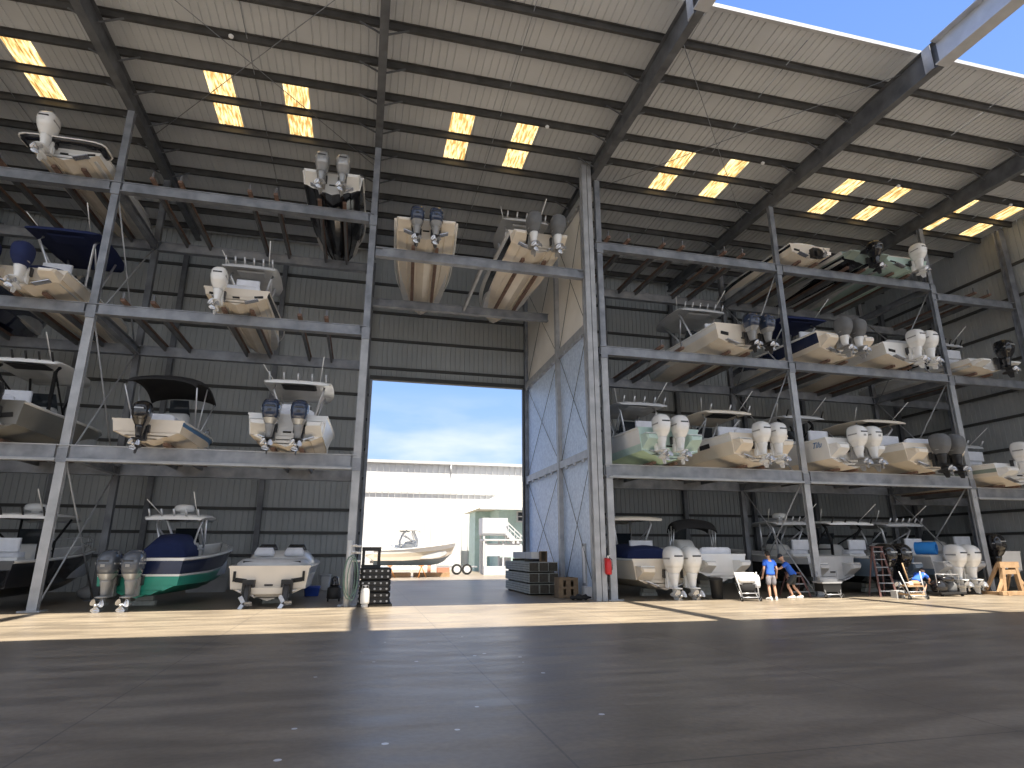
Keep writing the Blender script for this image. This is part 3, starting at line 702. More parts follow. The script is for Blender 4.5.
# --- second level
boat('mint bottomed boat with two white outboards, second level beside the passage frame', 10.65, YS, K1, 7.6, 2.5, 1.18, C('gel_green_bottom','gel_mint','gel_white','gel_white','gel_white','gel_mint'), (-.55,.17), estyle='white', es=0.93, emount=-.36, top=(1.8,4.4,2.2,2.6,'gel_lightgrey'), rods=5)
boat('cream cabin boat with curved hardtop and two white outboards on the second level', 14.4, YS, K1, 8.4, 2.6, 1.15, C('gel_bottom','gel_cream','gel_cream','gel_white','gel_white','gel_cream'), (-.25,.42), estyle='white', es=0.90, emount=-.36, top=(1.7,4.3,2.2,2.45,'gel_cream'), rods=3, vents=[(1.8,.9,.7,.18),(3.2,1.0,1.2,.10)], bench='seat_white')
rc = boat('white boat with script on its stern side and two white outboards behind the middle post', 18.55, YS, K1, 7.8, 2.5, 1.15, C('gel_bottom','gel_white','gel_white','gel_white','gel_white','gel_white'), (-.2,.47), estyle='whitegrey', es=0.93, emount=-.33, top=(2.4,4.8,2.2,2.6,'gel_lightgrey'), tower='canvas_black', rods=2)
boat('tan cabin boat with curved hardtop and two grey covered outboards on the second level', 22.3, YS, K1, 8.4, 2.75, 1.1, C('gel_tan','gel_tan','gel_tan','gel_white','gel_white','gel_cream'), (-.05,.68), estyle='covered_dark', es=0.93, emount=-.42, top=(1.9,5.0,2.4,2.5,'gel_cream'), rods=0, vents=[(2.0,1.0,1.5,.07),(2.0,.86,1.5,.05)], bench='seat_white')
boat('sage green sided boat with one white outboard on the lowered shelf by the side wall', 26.7, YS, 4.02+.22+.045, 7.8, 2.6, .86, C('gel_bottom','gel_cream','gel_sage','gel_white','gel_white','gel_white'), (-.3,), estyle='white', es=0.93, emount=.1, top=(2.0,4.0,2.1,2.0,'gel_lightgrey'), rods=3)
# --- floor boats
boat('cream cruiser with navy canvas and two white outboards by the red extinguisher', 10.75, 20.75, .28, 8.2, 2.6, 1.05, C('gel_tan','gel_cream','gel_cream','gel_cream','gel_white','gel_cream'), (0.05,.75), estyle='white', es=1.02, emount=-.38, top=(2.0,5.0,2.3,2.65,'gel_cream'), rods=0, cover=('canvas_navy',1.0,4.6,.55), aerial=False)
boat('white deck boat with black folded bimini parked on the floor behind the loaded hand cart', 13.15, 20.9, .55, 6.6, 2.15, .95, C('gel_lightgrey','gel_white','gel_white','gel_white','gel_white','gel_white'), (), platform=True, pockets=False, bim=(1.6,2.3,1.9,2.35,'canvas_black'), bench='seat_white', leaning=False, vents=[(1.4,.7,.6,.08)], es=0.99)
boat('white and dark boat with grey tower parked on the floor just past the middle post', 18.3, 21.3, .35, 7.4, 2.25, 1.05, C('gel_black','gel_black','gel_black','gel_lightgrey','gel_white','gel_lightgrey'), (), top=(1.8,3.8,2.1,2.5,'gel_lightgrey'), rods=6, radome=True, es=0.99)
boat('dark slate boat with black tower and two black outboards parked on the floor', 20.75, 20.8, .35, 7.6, 2.25, 1.05, C('gel_black','gel_slate','gel_slate','gel_slate','gel_white','gel_slate'), (-.8,-.1), estyle='black', es=0.99, emount=-.3, top=(1.8,5.0,2.5,2.5,'gel_white'), tower='canvas_black', rods=4)
boat('grey boat with two big white outboards parked on the floor beside the timber stand', 23.3, 20.35, .4, 7.8, 2.35, 1.05, C('gel_slate','gel_slate','gel_lightgrey','gel_lightgrey','gel_white','gel_lightgrey'), (-.5,.2), estyle='white', es=0.96, emount=-.36, top=(2.0,4.4,2.1,2.4,'gel_lightgrey'), rods=6)
rl = boat('white lettered boat with one black outboard on the floor behind the timber stand', 26.55, 21.0, .5, 7.2, 2.35, 1.1, C('gel_slate','gel_slate','gel_white','gel_white','gel_white','gel_white'), (-.95,), estyle='black', es=1.04, emount=-.1, console=True, platform=False, pockets=False)
def lettering(txt, size, mm, parent, loc, rot, shear=0.):
    cu = bpy.data.curves.new('lettering', 'FONT'); cu.body = txt; cu.size = size; cu.extrude = .004; cu.shear = shear; cu.align_x = 'CENTER'
    o = bpy.data.objects.new('tmp', cu); COL.objects.link(o)
    me = bpy.data.meshes.new_from_object(o.evaluated_get(bpy.context.evaluated_depsgraph_get())); bpy.data.objects.remove(o)
    me.materials.clear(); me.materials.append(M[mm]); return link('lettering', me, parent, loc, rot)
lettering('Tilu', .34, 'gel_blue', rc, (-1.245,.5,.82), (PI/2-.12,0,-PI/2), .3)
lettering('HIIE', .42, 'black_plastic', rl, (-1.17,1.1,.66), (PI/2-.12,0,-PI/2))
# --- out in the sun beyond the doorway
boat('cream boat with white canopy standing on timbers outside the doorway', .95, 42, .75, 5.4, 2.2, .95, C('gel_slate','gel_cream','gel_tan','gel_white','gel_white','gel_cream'), (), rz=-90, top=(1.3,3.0,1.8,2.25,'gel_white'), rods=0, rise=.5, es=0.90)
#@@PROPS
# ------------------------------------------------------------------ people
def grow(name, chains, m_, parent, sub=2, extra=None):
    """skinned body: chains = list of point lists [(x,y,z,r),...]; points shared by position are merged"""
    vs = []; rad = []; es = []; idx = {}
    def vid(p):
        k = (round(p[0],4),round(p[1],4),round(p[2],4))
        if k not in idx: idx[k] = len(vs); vs.append(p[:3]); rad.append(p[3])
        return idx[k]
    for ch in chains:
        ids = [vid(p) for p in ch]
        es += list(zip(ids[:-1], ids[1:]))
    me = bpy.data.meshes.new(name+'_cage'); me.from_pydata(vs, es, [])
    o = bpy.data.objects.new('cage', me); COL.objects.link(o)
    md = o.modifiers.new('skin','SKIN'); md.use_smooth_shade = True
    for i, sv in enumerate(me.skin_vertices[0].data):
        r = rad[i]; sv.radius = r if isinstance(r, tuple) else (r, r); sv.use_root = (i == 0)
    if sub: o.modifiers.new('sub','SUBSURF').levels = sub
    dg = bpy.context.evaluated_depsgraph_get()
    bm = bmesh.new(); bm.from_mesh(bpy.data.meshes.new_from_object(o.evaluated_get(dg)))
    bpy.data.objects.remove(o)
    for e in (extra or []):
        e2 = e.mesh('tmp'); bm.from_mesh(e2)
    out = bpy.data.meshes.new(name); bm.to_mesh(out); bm.free()
    for p in out.polygons: p.use_smooth = True
    out.materials.clear(); out.materials.append(M[m_])
    return link(name, out, parent)
def hand(at, d, side, s=1.):
    """palm and five curled fingers as short chains; d = forearm direction"""
    at = Vector(at); d = Vector(d).normalized(); r = d.cross(Vector((0,1,0)) if abs(d.y) < .9 else Vector((1,0,0))).normalized(); n = r.cross(d)
    ch = []; pm = at+d*.055
    ch.append([(*at,.024),(*pm,.034),(*(at+d*.085),.03)])
    for k, (ln, off) in enumerate([(.060,-.030),(.072,-.010),(.066,.010),(.05,.030)]):
        b = at+d*.09+r*off; q = b+d*ln*.55+n*.008; e = q+d*ln*.4+n*.026
        ch.append([(*(at+d*.085),.03),(*b,.0095),(*q,.009),(*e,.0075)])
    b = at+d*.04+r*(-.035*side)+n*.01; q = b+d*.03-r*.02*side+n*.012; e = q+d*.028+n*.012
    ch.append([(*pm,.034),(*b,.012),(*q,.011),(*e,.009)])
    return ch
def head_mesh(c, face):
    """egg-shaped head with brow, nose, mouth, chin and ears; face = facing direction (horizontal-ish)"""
    m = MB(); f = Vector(face).normalized(); s = f.cross(Vector((0,0,1))).normalized(); u = s.cross(f); c = Vector(c)
    rings = []
    for k in range(13):
        t = -PI/2+PI*k/12; z = math.sin(t)*.118; w = math.cos(t)
        wid = .078*w*(1-.12*max(0,-z/.118)); dep = .096*w
        ring = []
        for q in range(16):
            a = 2*PI*q/16; x = wid*math.cos(a); y = dep*math.sin(a)
            if math.sin(a) > .5 and -.02 < z < .03: y -= .006 if abs(math.cos(a)) > .25 else 0
            if z < -.06 and math.sin(a) > .3: y += .012
            ring.append(c+s*x+f*y+u*z)
        rings.append(ring)
    m.loft(rings, 'skin')
    m.loft([[c+f*.088+s*a*.010+u*.02 for a in (-1,0,1)],[c+f*(.118 if True else 0)+s*a*.016+u*(-.022) for a in (-1,0,1)],[c+f*.09+s*a*.014+u*(-.032) for a in (-1,0,1)]], 'skin', closed=False, cap=False)
    for sg in (-1,1):
        m.loft([[c+s*sg*(.074+.008*j)+f*(.02*math.cos(a)*(1-.2*j)-.005)+u*(.03*math.sin(a)*(1-.2*j)) for a in [2*PI*k/8 for k in range(8)]] for j in (0,1,2)], 'skin')
    return m
def person(label, loc, rz, pose, shorts_mat, hat):
    """pose: dict of joint positions in a local frame, facing +y"""
    t = thing('person', label, 'person', loc, rz); P = pose
    pel, wst, chs, nck, hd = P['pelvis'], P['waist'], P['chest'], P['neck'], P['head']
    ch = [[(*pel,(.135,.10)),(*wst,(.125,.095)),(*chs,(.15,.105)),(*nck,.055),(*[a+(b-a)*.45 for a,b in zip(nck,hd)],.05)]]
    for s, k in ((-1,'l'),(1,'r')):
        hip,kn,an,toe = P['hip'+k],P['knee'+k],P['ankle'+k],P['toe'+k]
        ch.append([(*pel,(.135,.10)),(*hip,.085),(*[(a+b)/2 for a,b in zip(hip,kn)],.075),(*kn,.052),(*[a+(b-a)*.35 for a,b in zip(kn,an)],.056),(*an,.036),(*toe,.034)])
        sh,el,wr = P['sh'+k],P['elbow'+k],P['wrist'+k]
        ch.append([(*chs,(.15,.105)),(*sh,.056),(*el,.040),(*[a+(b-a)*.3 for a,b in zip(el,wr)],.041),(*wr,.027)])
        hh = hand(wr, [b-a for a,b in zip(el,wr)], s)
        hh[0][0] = (*wr,.027); ch += hh
    body = grow('body', ch, 'skin', t, 2, [head_mesh(hd, P['face'])])
    # clothing
    tee = [[(*[a-(b-a)*.5 for a,b in zip(pel,wst)],(.186,.154)),(*[a+(b-a)*.2 for a,b in zip(pel,wst)],(.17,.138)),(*wst,(.15,.118)),(*chs,(.172,.128)),(*[a+(b-a)*.62 for a,b in zip(chs,nck)],.075)]]
    for k in 'lr':
        sh,el = P['sh'+k],P['elbow'+k]; tee.append([(*chs,(.172,.128)),(*sh,.074),(*[a+(b-a)*.72 for a,b in zip(sh,el)],.068)])
    grow('shirt', tee, 'shirt_blue', t, 2)
    sho = [[(*[a+(b-a)*.6 for a,b in zip(pel,wst)],(.145,.112)),(*pel,(.155,.124))]]
    for k in 'lr':
        hip,kn = P['hip'+k],P['knee'+k]; sho.append([(*pel,(.155,.124)),(*hip,.112),(*[a+(b-a)*.55 for a,b in zip(hip,kn)],.1),(*[a+(b-a)*.95 for a,b in zip(hip,kn)],.088)])
    grow('shorts', sho, shorts_mat, t, 2)
    for k in 'lr':
        an,toe = Vector(P['ankle'+k]),Vector(P['toe'+k]); d = (toe-an); d.z = 0; d.normalize(); sd = d.cross(Vector((0,0,1))); m = MB(); rr = []
        low = min(an.z,toe.z)-.04
        for f,w_,h_ in [(-.07,.035,.09),(-.03,.042,.11),(.06,.045,.09),(.14,.048,.065),(.2,.03,.04)]:
            c = an+d*f; c.z = low
            rr.append([c-sd*w_,c+sd*w_,c+sd*w_*.9+Vector((0,0,h_*.7)),c+sd*w_*.4+Vector((0,0,h_)),c-sd*w_*.4+Vector((0,0,h_)),c-sd*w_*.9+Vector((0,0,h_*.7))])
        m.loft(rr,'shoe_white'); m.build('shoe', t)
    f = Vector(P['face']).normalized(); s = f.cross(Vector((0,0,1))).normalized(); u = s.cross(f); c = Vector(hd); m = MB(); rr = []
    for k in range(7):
        a = PI/2*k/6; z = .01+math.sin(a)*.122; w_ = math.cos(a)
        rr.append([c+s*(.086*w_*math.cos(q))+f*(.102*w_*math.sin(q)-.006)+u*z for q in [2*PI*j/16 for j in range(16)]])
    m.loft(rr, 'cap_dark' if hat else 'hair_dark')
    if hat: m.loft([[c+f*.08+s*a+u*.035 for a in (-.07,-.03,.03,.07)],[c+f*.16+s*a+u*.02 for a in (-.05,-.025,.025,.05)]],'cap_dark',closed=False,cap=False); m.build('cap', t)
    else:
        m.loft([[c-f*.02+s*(.083*math.cos(q))-f*(.085*abs(math.sin(q)))+u*z for q in [PI*j/10 for j in range(11)]] for z in (-.07,.0,.05)],'hair_dark',closed=False,cap=False); m.build('hair', t)
    return t
stand = dict(pelvis=(0,0,.86),waist=(0,.01,1.0),chest=(0,.02,1.2),neck=(0,.02,1.385),head=(0,.06,1.51),face=(0,1,-.35),
  hipl=(-.085,0,.80),kneel=(-.10,.02,.45),anklel=(-.11,-.02,.07),toel=(-.14,.10,.04),hipr=(.085,0,.80),kneer=(.11,.02,.45),ankler=(.12,-.02,.07),toer=(.17,.10,.04),
  shl=(-.17,.02,1.29),elbowl=(-.23,-.01,1.03),wristl=(-.24,.10,.80),shr=(.17,.02,1.29),elbowr=(.25,-.02,1.03),wristr=(.27,.07,.80))
person('person standing seen from behind in blue shirt, plaid shorts and white shoes', (14.05,19.35,0), R(-4), stand, 'shorts_plaid', False)
bend = dict(pelvis=(0,-.02,.82),waist=(0,.06,.94),chest=(0,.17,1.12),neck=(0,.27,1.28),head=(0,.34,1.41),face=(0,1,-.5),
  hipl=(-.085,-.02,.76),kneel=(-.09,.22,.46),anklel=(-.09,.08,.10),toel=(-.09,.2,.04),hipr=(.085,-.04,.76),kneer=(.10,-.0,.42),ankler=(.10,-.22,.11),toer=(.10,-.11,.04),
  shl=(-.17,.19,1.19),elbowl=(-.20,.42,1.03),wristl=(-.14,.64,.98),shr=(.17,.17,1.19),elbowr=(.27,.0,1.0),wristr=(.2,.10,.82))
person('person leaning forward in blue shirt and dark shorts, reaching to the boat on the floor', (15.25,19.75,0), R(62), bend, 'shorts_dark', True)
crouch = dict(pelvis=(0,-.12,.55),waist=(0,.02,.64),chest=(0,.22,.76),neck=(0,.40,.82),head=(0,.50,.90),face=(0,1,-.6),
  hipl=(-.09,-.1,.51),kneel=(-.14,.25,.44),anklel=(-.12,.0,.08),toel=(-.13,.12,.04),hipr=(.09,-.1,.51),kneer=(.14,.25,.44),ankler=(.12,.0,.08),toer=(.13,.12,.04),
  shl=(-.17,.24,.78),elbowl=(-.22,.45,.60),wristl=(-.12,.62,.5),shr=(.17,.24,.78),elbowr=(.22,.45,.6),wristr=(.12,.62,.5))
person('person crouching in a blue shirt between the ladder and the dark equipment pile', (20.4,19.45,0), R(-70), crouch, 'shorts_dark', True)

# ------------------------------------------------------------------ things on the floor
def hand_cart(label, loc, rz, load):
    t = thing('hand_cart', label, 'cart', loc, rz)
    for sx in (-1,1):
        m = MB(); m.tube([(sx*.30,-.18,.12),(sx*.34,-.05,.55),(sx*.40,.05,.93)],.022,'plastic_grey',6); m.build('frame_side', t)
        m = MB(); m.tube([(sx*.30,-.18,.0),(sx*.28,.25,.55)],.018,'alu',6); m.build('leg', t)
        m = MB(); m.cyl((sx*.33,-.2,.07),.07,.04,'black_rubber',12,axis='x'); m.cyl((sx*.33,-.2,.07),.03,.05,'alu',8,axis='x'); m.build('wheel', t)
    m = MB()
    for z,y in ((.25,-.13),(.12,-.18),(.55,-.05)): m.tube([(-.33,y,z),(.33,y,z)],.018,'alu',6)
    m.build('cross_bar', t)
    if load == 'bags':
        m = MB(); m.loft([rrect(w_,d_,z,0,.08,14,2.6) for z,w_,d_ in [(.28,.5,.4),(.36,.58,.46),(.52,.56,.42),(.6,.4,.3)]],'canvas_black'); m.build('bag', t)
        m = MB(); m.loft([rrect(w_,d_,z,-.02,.05,14,2.6) for z,w_,d_ in [(.58,.6,.34),(.66,.66,.36),(.84,.70,.34),(.92,.66,.2)]],'tank_white'); m.build('cushion', t)
        m = MB(); m.loft([rrect(w_,d_,z,.36,.0,12,2.6) for z,w_,d_ in [(.42,.16,.2),(.5,.2,.26),(.75,.2,.24),(.84,.12,.16)]],'seat_white'); m.build('float', t)
    elif load == 'box':
        m = MB(); m.box((0,.1,.36),(.72,.5,.3),'black_plastic'); m.box((0,.1,.53),(.80,.56,.06),'plastic_grey'); m.build('tool_box', t)
        m = MB(); m.loft([rrect(w_,d_,z,0,.1,14,3) for z,w_,d_ in [(.56,.72,.5),(.60,.74,.5),(.7,.7,.46),(.72,.6,.4)]],'plastic_grey'); m.build('tray', t)
    else:
        m = MB(); m.box((0,.08,.16),(.66,.5,.05),'wood_pale'); m.box((0,.05,.44),(.6,.4,.05),'wood_pale'); m.build('shelf', t)
        m = MB(); m.tube([(-.1,.0,.46),(-.22,.05,1.22)],.022,'wood_pale',6); m.lathe((-.08,.0,.46),[(.1,0),(.09,.08),(.03,.14)],'shoe_white',10); m.build('mop', t)
        m = MB(); m.loft([rrect(w_,d_,z,.12,.02,12,2.5) for z,w_,d_ in [(.46,.3,.24),(.55,.34,.26),(.62,.2,.16)]],'wood_pale'); m.build('bundle', t)
    return t
hand_cart('folding hand cart loaded with a white cushion and dark bag beside the standing person', (12.95,19.15,0), R(-6), 'bags')
hand_cart('low dolly with grey tray and dark tool box at the foot of the rack post', (16.75,19.75,0), R(-4), 'box')
hand_cart('cleaning trolley with wooden shelves and a mop beside the step ladder', (19.1,18.45,0), R(-8), 'wood')

def ladder(label, loc, rz, h, w0, w1, n, mm, spread):
    t = thing('step_ladder', label, 'ladder', loc, rz)
    for sx in (-1,1):
        m = MB(); m.bar((sx*w0/2,0,.0),(sx*w1/2,spread*.55,h),.07,.035,mm,(0,1,0)); m.build('rail', t)
        m = MB(); m.bar((sx*w0/2*.95,spread*1.3,.0),(sx*w1/2,spread*.6,h*.97),.05,.03,mm,(0,1,0)); m.build('back_rail', t)
    for k in range(n):
        f = (k+.7)/n*.95; ww = w0+(w1-w0)*f
        m = MB(); m.box((0,spread*.55*f+.02,h*f),(ww,.11,.035),'galvanised'); m.build('step', t)
    m = MB(); m.box((0,spread*.57,h),(w1+.06,.2,.05),mm); m.build('top_cap', t)
    return t
ladder('dark low step ladder behind the leaning person', (15.8,20.15,0), R(-12), .85, .75, .5, 3, 'red_deck', .7)
ladder('tall reddish step ladder leaning at the grey boat', (19.15,19.6,0), R(-14), 1.78, .62, .34, 6, 'red_deck', .6)
t = thing('step_stool', 'small pale plastic step stool at the foot of the tall ladder', 'stool', (18.95,19.0,0))
m = MB(); m.box((0,0,.24),(.36,.26,.05),'plastic_grey'); m.build('seat', t)
for sx in (-1,1):
    m = MB(); m.box((sx*.15,0,.11),(.05,.26,.22),'plastic_grey'); m.build('leg', t)
# dark pile of outboard gear by the big white engines
t = thing('gear_pile', 'dark trolley of engine parts below the big white outboards', 'trolley', (21.6,19.3,0))
m = MB(); m.box((0,.1,.12),(1.15,.6,.06),'black_plastic'); m.build('platform', t)
for k,(x,y,z,w_,d_,h_) in enumerate([(-.3,.1,.36,.5,.45,.42),(.22,.15,.33,.45,.4,.36),(.0,.05,.62,.6,.4,.18)]):
    m = MB(); m.loft([rrect(w_*.8,d_*.8,z-h_/2,x,y,12,3),rrect(w_,d_,z-h_*.3,x,y,12,3),rrect(w_,d_,z+h_*.25,x,y,12,3),rrect(w_*.7,d_*.7,z+h_/2,x,y,12,3)],'eng_black' if k != 1 else 'canvas_grey'); m.build('crate', t)
for x in (-.45,.45):
    m = MB(); m.cyl((x,-.12,.07),.07,.05,'black_rubber',12,axis='x'); m.build('wheel', t)
m = MB(); m.tube([(-.5,.0,.15),(-.55,-.05,.8),(.5,-.05,.78),(.5,.0,.15)],.02,'alu',6); m.build('handle', t)
# rolled blue foam pad
m = MB()
m.loft([[Vector((x,.20*math.cos(a),.20*math.sin(a))) for a in [2*PI*j/18 for j in range(18)]] for x in (-.36,-.34,.34,.36)],'foam_blue',cap=False)
m.loft([[Vector((x,.13*math.cos(a),.13*math.sin(a))) for a in [2*PI*j/18 for j in range(18)]] for x in (-.36,.36)],'foam_blue',cap=False)
for x in (-.36,.36):
    n_ = 18; vs = [Vector((x,.20*math.cos(2*PI*j/n_),.20*math.sin(2*PI*j/n_))) for j in range(n_)]+[Vector((x,.13*math.cos(2*PI*j/n_),.13*math.sin(2*PI*j/n_))) for j in range(n_)]
    m.add(vs,[(j,(j+1)%n_,n_+(j+1)%n_,n_+j) for j in range(n_)],'foam_blue')
o = m.build('foam_roll', None, (22.45,20.75,1.745)); o.scale = (1,1.25,1.25); o.rotation_euler = (0,0,R(-62)); tag(o,'bright blue rolled foam pad lying on the stern of the grey boat','foam roll')
# timber trestle
t = thing('timber_stand', 'pale timber A frame stand on skids beside the end post', 'stand', (24.65,19.3,0))
for sx in (-1,1):
    m = MB(); m.bar((sx*.45,-.0,.08),(sx*.30,-.02,1.2),.14,.14,'wood_pale',(0,1,0)); m.build('leg', t)
    m = MB(); m.bar((sx*.52,.68,.08),(sx*.34,.10,1.15),.10,.10,'wood_pale',(0,1,0)); m.build('brace', t)
    m = MB(); m.bar((sx*.78,-.05,.1),(sx*.38,-.02,.62),.09,.09,'wood_pale',(0,1,0)); m.build('brace', t)
    m = MB(); m.box((sx*.55,.22,.06),(.16,1.05,.12),'wood_pale'); m.build('skid', t)
m = MB(); m.box((0,-.03,1.12),(.95,.12,.22),'wood_pale'); m.build('top_beam', t)
m = MB(); m.box((0,-.03,.85),(.80,.08,.16),'wood_pale'); m.build('cross_beam', t)
m = MB(); m.box((0,-.2,.08),(1.7,.14,.14),'wood_pale'); m.build('base_beam', t)
# bin
t = thing('waste_bin', 'black plastic bin beside the cream cruiser engines', 'bin', (12.42,20.2,0))
m = MB(); m.lathe((0,0,0),[(.17,0),(.19,.02),(.22,.6),(.235,.62),(.235,.66)],'black_plastic',18); m.build('body', t)
m = MB(); m.lathe((0,0,.66),[(.24,0),(.24,.03),(.15,.07),(.0,.08)],'black_plastic',18); m.build('lid', t)
# extinguisher in red cover on the passage frame
t = thing('fire_extinguisher', 'red fire extinguisher hanging on the passage frame post', 'fire extinguisher', (8.33,20.16,.85))
m = MB(); m.lathe((0,0,0),[(.02,0),(.105,.01),(.115,.05),(.115,.42),(.09,.5),(.04,.54)],'red_paint',18); m.build('cylinder', t)
m = MB(); m.cyl((0,0,.57),.035,.07,'gel_white',10); m.box((0,-.05,.62),(.05,.16,.03),'gel_white'); m.build('valve_handle', t)
m = MB(); m.tube([(.03,0,.57),(.13,-.02,.5),(.14,-.02,.3),(.12,-.02,.15)],.015,'black_rubber',6); m.build('hose', t)
m = MB(); m.box((0,.12,.3),(.16,.04,.5),'red_paint'); m.build('wall_bracket', t)
# doorway frame channel beside the rack post
for x,w_ in ((8.02,.2),(8.235,.18)):
    m = MB(); m.ibeam((x,20.45,0),(x,20.45,zr(YF)-.3),w_,.3,'galvanised_pale' ,t=.03,up=(0,1,0)); m.build('front_frame', PW)
# stack of black dock-float blocks with white bolts
def float_block(label, loc, rz):
    t = thing('float_block', label, 'float block', loc, rz, 'black float blocks stacked by the doorway post')
    m = MB(); m.loft([rrect(w_,d_,z,0,0,20,6) for z,w_,d_ in [(0,.86,.86),(.03,.96,.96),(.14,.96,.96),(.16,.92,.92),(.19,.92,.92),(.21,.96,.96),(.32,.96,.96),(.355,.86,.86)]],'black_plastic',smooth=False); m.build('shell', t)
    m = MB()
    for k in range(5):
        for z in (.09,.26):
            a = -.36+.18*k
            m.cyl((a,-.485,z),.032,.03,'plastic_grey',8,axis='y'); m.cyl((-.485,a,z),.032,.03,'plastic_grey',8,axis='x')
    m.build('bolt_heads', t)
    return t
float_block('black studded float block at the bottom of the stack by the doorway post', (.55,20.4,.06), R(2))
float_block('black studded float block in the middle of the stack by the doorway post', (.57,20.4,.416), R(-3))
float_block('black studded float block on top of the stack by the doorway post', (.56,20.4,.772), R(1))
m = MB(); m.box((0,0,.03),(1.04,1.1,.06),'wood_dark_end'); o = m.build('pallet', None, (.57,20.4,0)); tag(o,'dark flat pallet under the stack of black float blocks','pallet')
t = thing('chair_frame', 'small black upright frame standing on the black float blocks', 'frame', (.40,20.4,1.128))
for sx in (-1,1):
    m = MB(); m.box((sx*.24,0,.28),(.09,.1,.56),'black_plastic'); m.build('upright', t)
m = MB(); m.loft([rrect(.60,.14,z,0,0,14,4) for z in (.5,.52,.6,.62)],'black_plastic'); m.build('top_rail', t)
m = MB(); m.box((0,0,.04),(.60,.16,.08),'black_plastic'); m.build('base_rail', t)
t = thing('gas_cylinder', 'white gas cylinder standing in front of the black float blocks', 'gas cylinder', (.27,19.65,0))
m = MB(); m.lathe((0,0,0),[(.10,0),(.10,.08),(.085,.09),(.13,.11),(.135,.16),(.135,.46),(.11,.53),(.04,.56)],'tank_white',18); m.build('tank', t)
m = MB(); m.lathe((0,0,.55),[(.03,0),(.03,.05),(.05,.06),(.05,.09)],'alu',10); m.tube([(.09,0,.52),(.09,0,.62),(-.09,0,.62),(-.09,0,.52)],.012,'tank_white',6); m.build('valve', t)
# standpipe and hoses on the doorway post
t = thing('standpipe', 'white standpipe with valves strapped to the doorway rack post', 'standpipe', (XB-.02,20.1,0))
m = MB(); m.tube([(0,0,0),(0,0,1.95)],.085,'tank_white',10); m.build('pipe', t)
for z in (1.35,1.6,1.8):
    m = MB(); m.tube([(-.05,-.05,z),(.34,-.02,z-.03)],.035,'tank_white',7); m.lathe((.12,-.05,z),[(.07,-.03),(.07,.03)],'alu',10); m.build('valve', t)
t = thing('garden_hose', 'green hose hung in a long loop from the standpipe', 'hose', (XB+.02,19.88,0))
for k,(rx,zc,rz_) in enumerate([(.17,.85,.62),(.20,.9,.6),(.15,.8,.6)]):
    m = MB(); m.tube([(rx*math.cos(a)+.05*k,.02-.06*k,zc+rz_*math.sin(a)) for a in [2*PI*j/24 for j in range(25)]],.018,'hose_green',6); m.build('coil', t)
# clutter in the shade behind the sport boat
t = thing('storage_tub', 'blue plastic tub on the floor behind the low sport boat', 'tub', (-1.62,25.1,0))
m = MB(); m.loft([rrect(w_,d_,z,0,0,16,5) for z,w_,d_ in [(0,.46,.34),(.02,.5,.38),(.28,.56,.42),(.3,.6,.46),(.33,.6,.46)]],'plastic_blue'); m.build('body', t)
m = MB(); m.loft([rrect(.6,.46,z,0,0,16,5) for z in (.33,.36)],'plastic_blue'); m.build('lid', t)
t = thing('storage_bin', 'pale grey bin with lid against the rear wall', 'bin', (-1.35,28.9,0))
m = MB(); m.loft([rrect(w_,d_,z,0,0,16,5) for z,w_,d_ in [(0,.36,.36),(.02,.38,.38),(.58,.46,.46)]],'plastic_grey'); m.build('body', t)
m = MB(); m.loft([rrect(.5,.5,z,0,0,16,5) for z in (.58,.62,.66)],'plastic_grey'); m.build('lid', t)
t = thing('equipment_cart', 'black upright compressor beside the doorway rack post', 'compressor', (-.72,22.4,0))
m = MB(); m.loft([rrect(w_,d_,z,0,0,14,3) for z,w_,d_ in [(.08,.44,.44),(.12,.48,.48),(.42,.46,.46),(.48,.3,.3)]],'black_plastic'); m.build('body', t)
m = MB(); m.lathe((0,0,.48),[(.15,0),(.16,.05),(.12,.26),(.05,.32)],'eng_black',12); m.build('motor', t)
for x in (-.18,.18):
    m = MB(); m.cyl((x,-.2,.08),.08,.05,'black_rubber',12,axis='x'); m.build('wheel', t)
m = MB(); m.box((0,0,.28),(1.5,.06,.55),'plastic_grey'); m.box((-.6,.1,.03),(.08,.4,.06),'plastic_grey'); m.box((.6,.1,.03),(.08,.4,.06),'plastic_grey'); o = m.build('barrier_board', None, (-6.0,28.4,0)); tag(o,'low pale board standing behind the bow of the navy and teal boat','board')
m = MB(); m.loft([rrect(w_,d_,z,0,0,20,2) for z,w_,d_ in [(0,.9,.6),(.1,1.3,.8),(.3,1.35,.85),(.42,.9,.6)]],'plastic_grey'); o = m.build('dinghy_tender', None, (-8.9,25.6,0)); o.rotation_euler = (0,0,R(10)); tag(o,'pale rounded float lying in the dark behind the black boat','float')
# keel blocks and stands under the floor boats
def keel_block(label, x, y, h):
    m = MB(); k = max(1,round(h/.14))
    for i in range(k): m.box((0,0,(i+.5)*h/k),(.5 if i % 2 else .62,.22,h/k-.012),'wood_weathered')
    o = m.build('keel_block', None, (x,y,0)); tag(o, label, 'keel block', 'timber blocks under the floor boats')
for nm,x,y,h in [('navy and teal boat',-6.35,22.0,.29),('low sport boat',-2.6,22.0,.15),('black hulled boat',-10.55,22.0,.24),('cream cruiser',10.75,22.2,.27),('white deck boat',13.15,22.2,.54),('boat just past the middle post',18.3,22.6,.34),('dark slate boat',20.75,22.2,.34),('grey boat with big white outboards',23.3,22,.39),('white lettered boat',26.55,22.2,.49)]:
    keel_block('grey timber block under the stern of the '+nm, x, y, h)
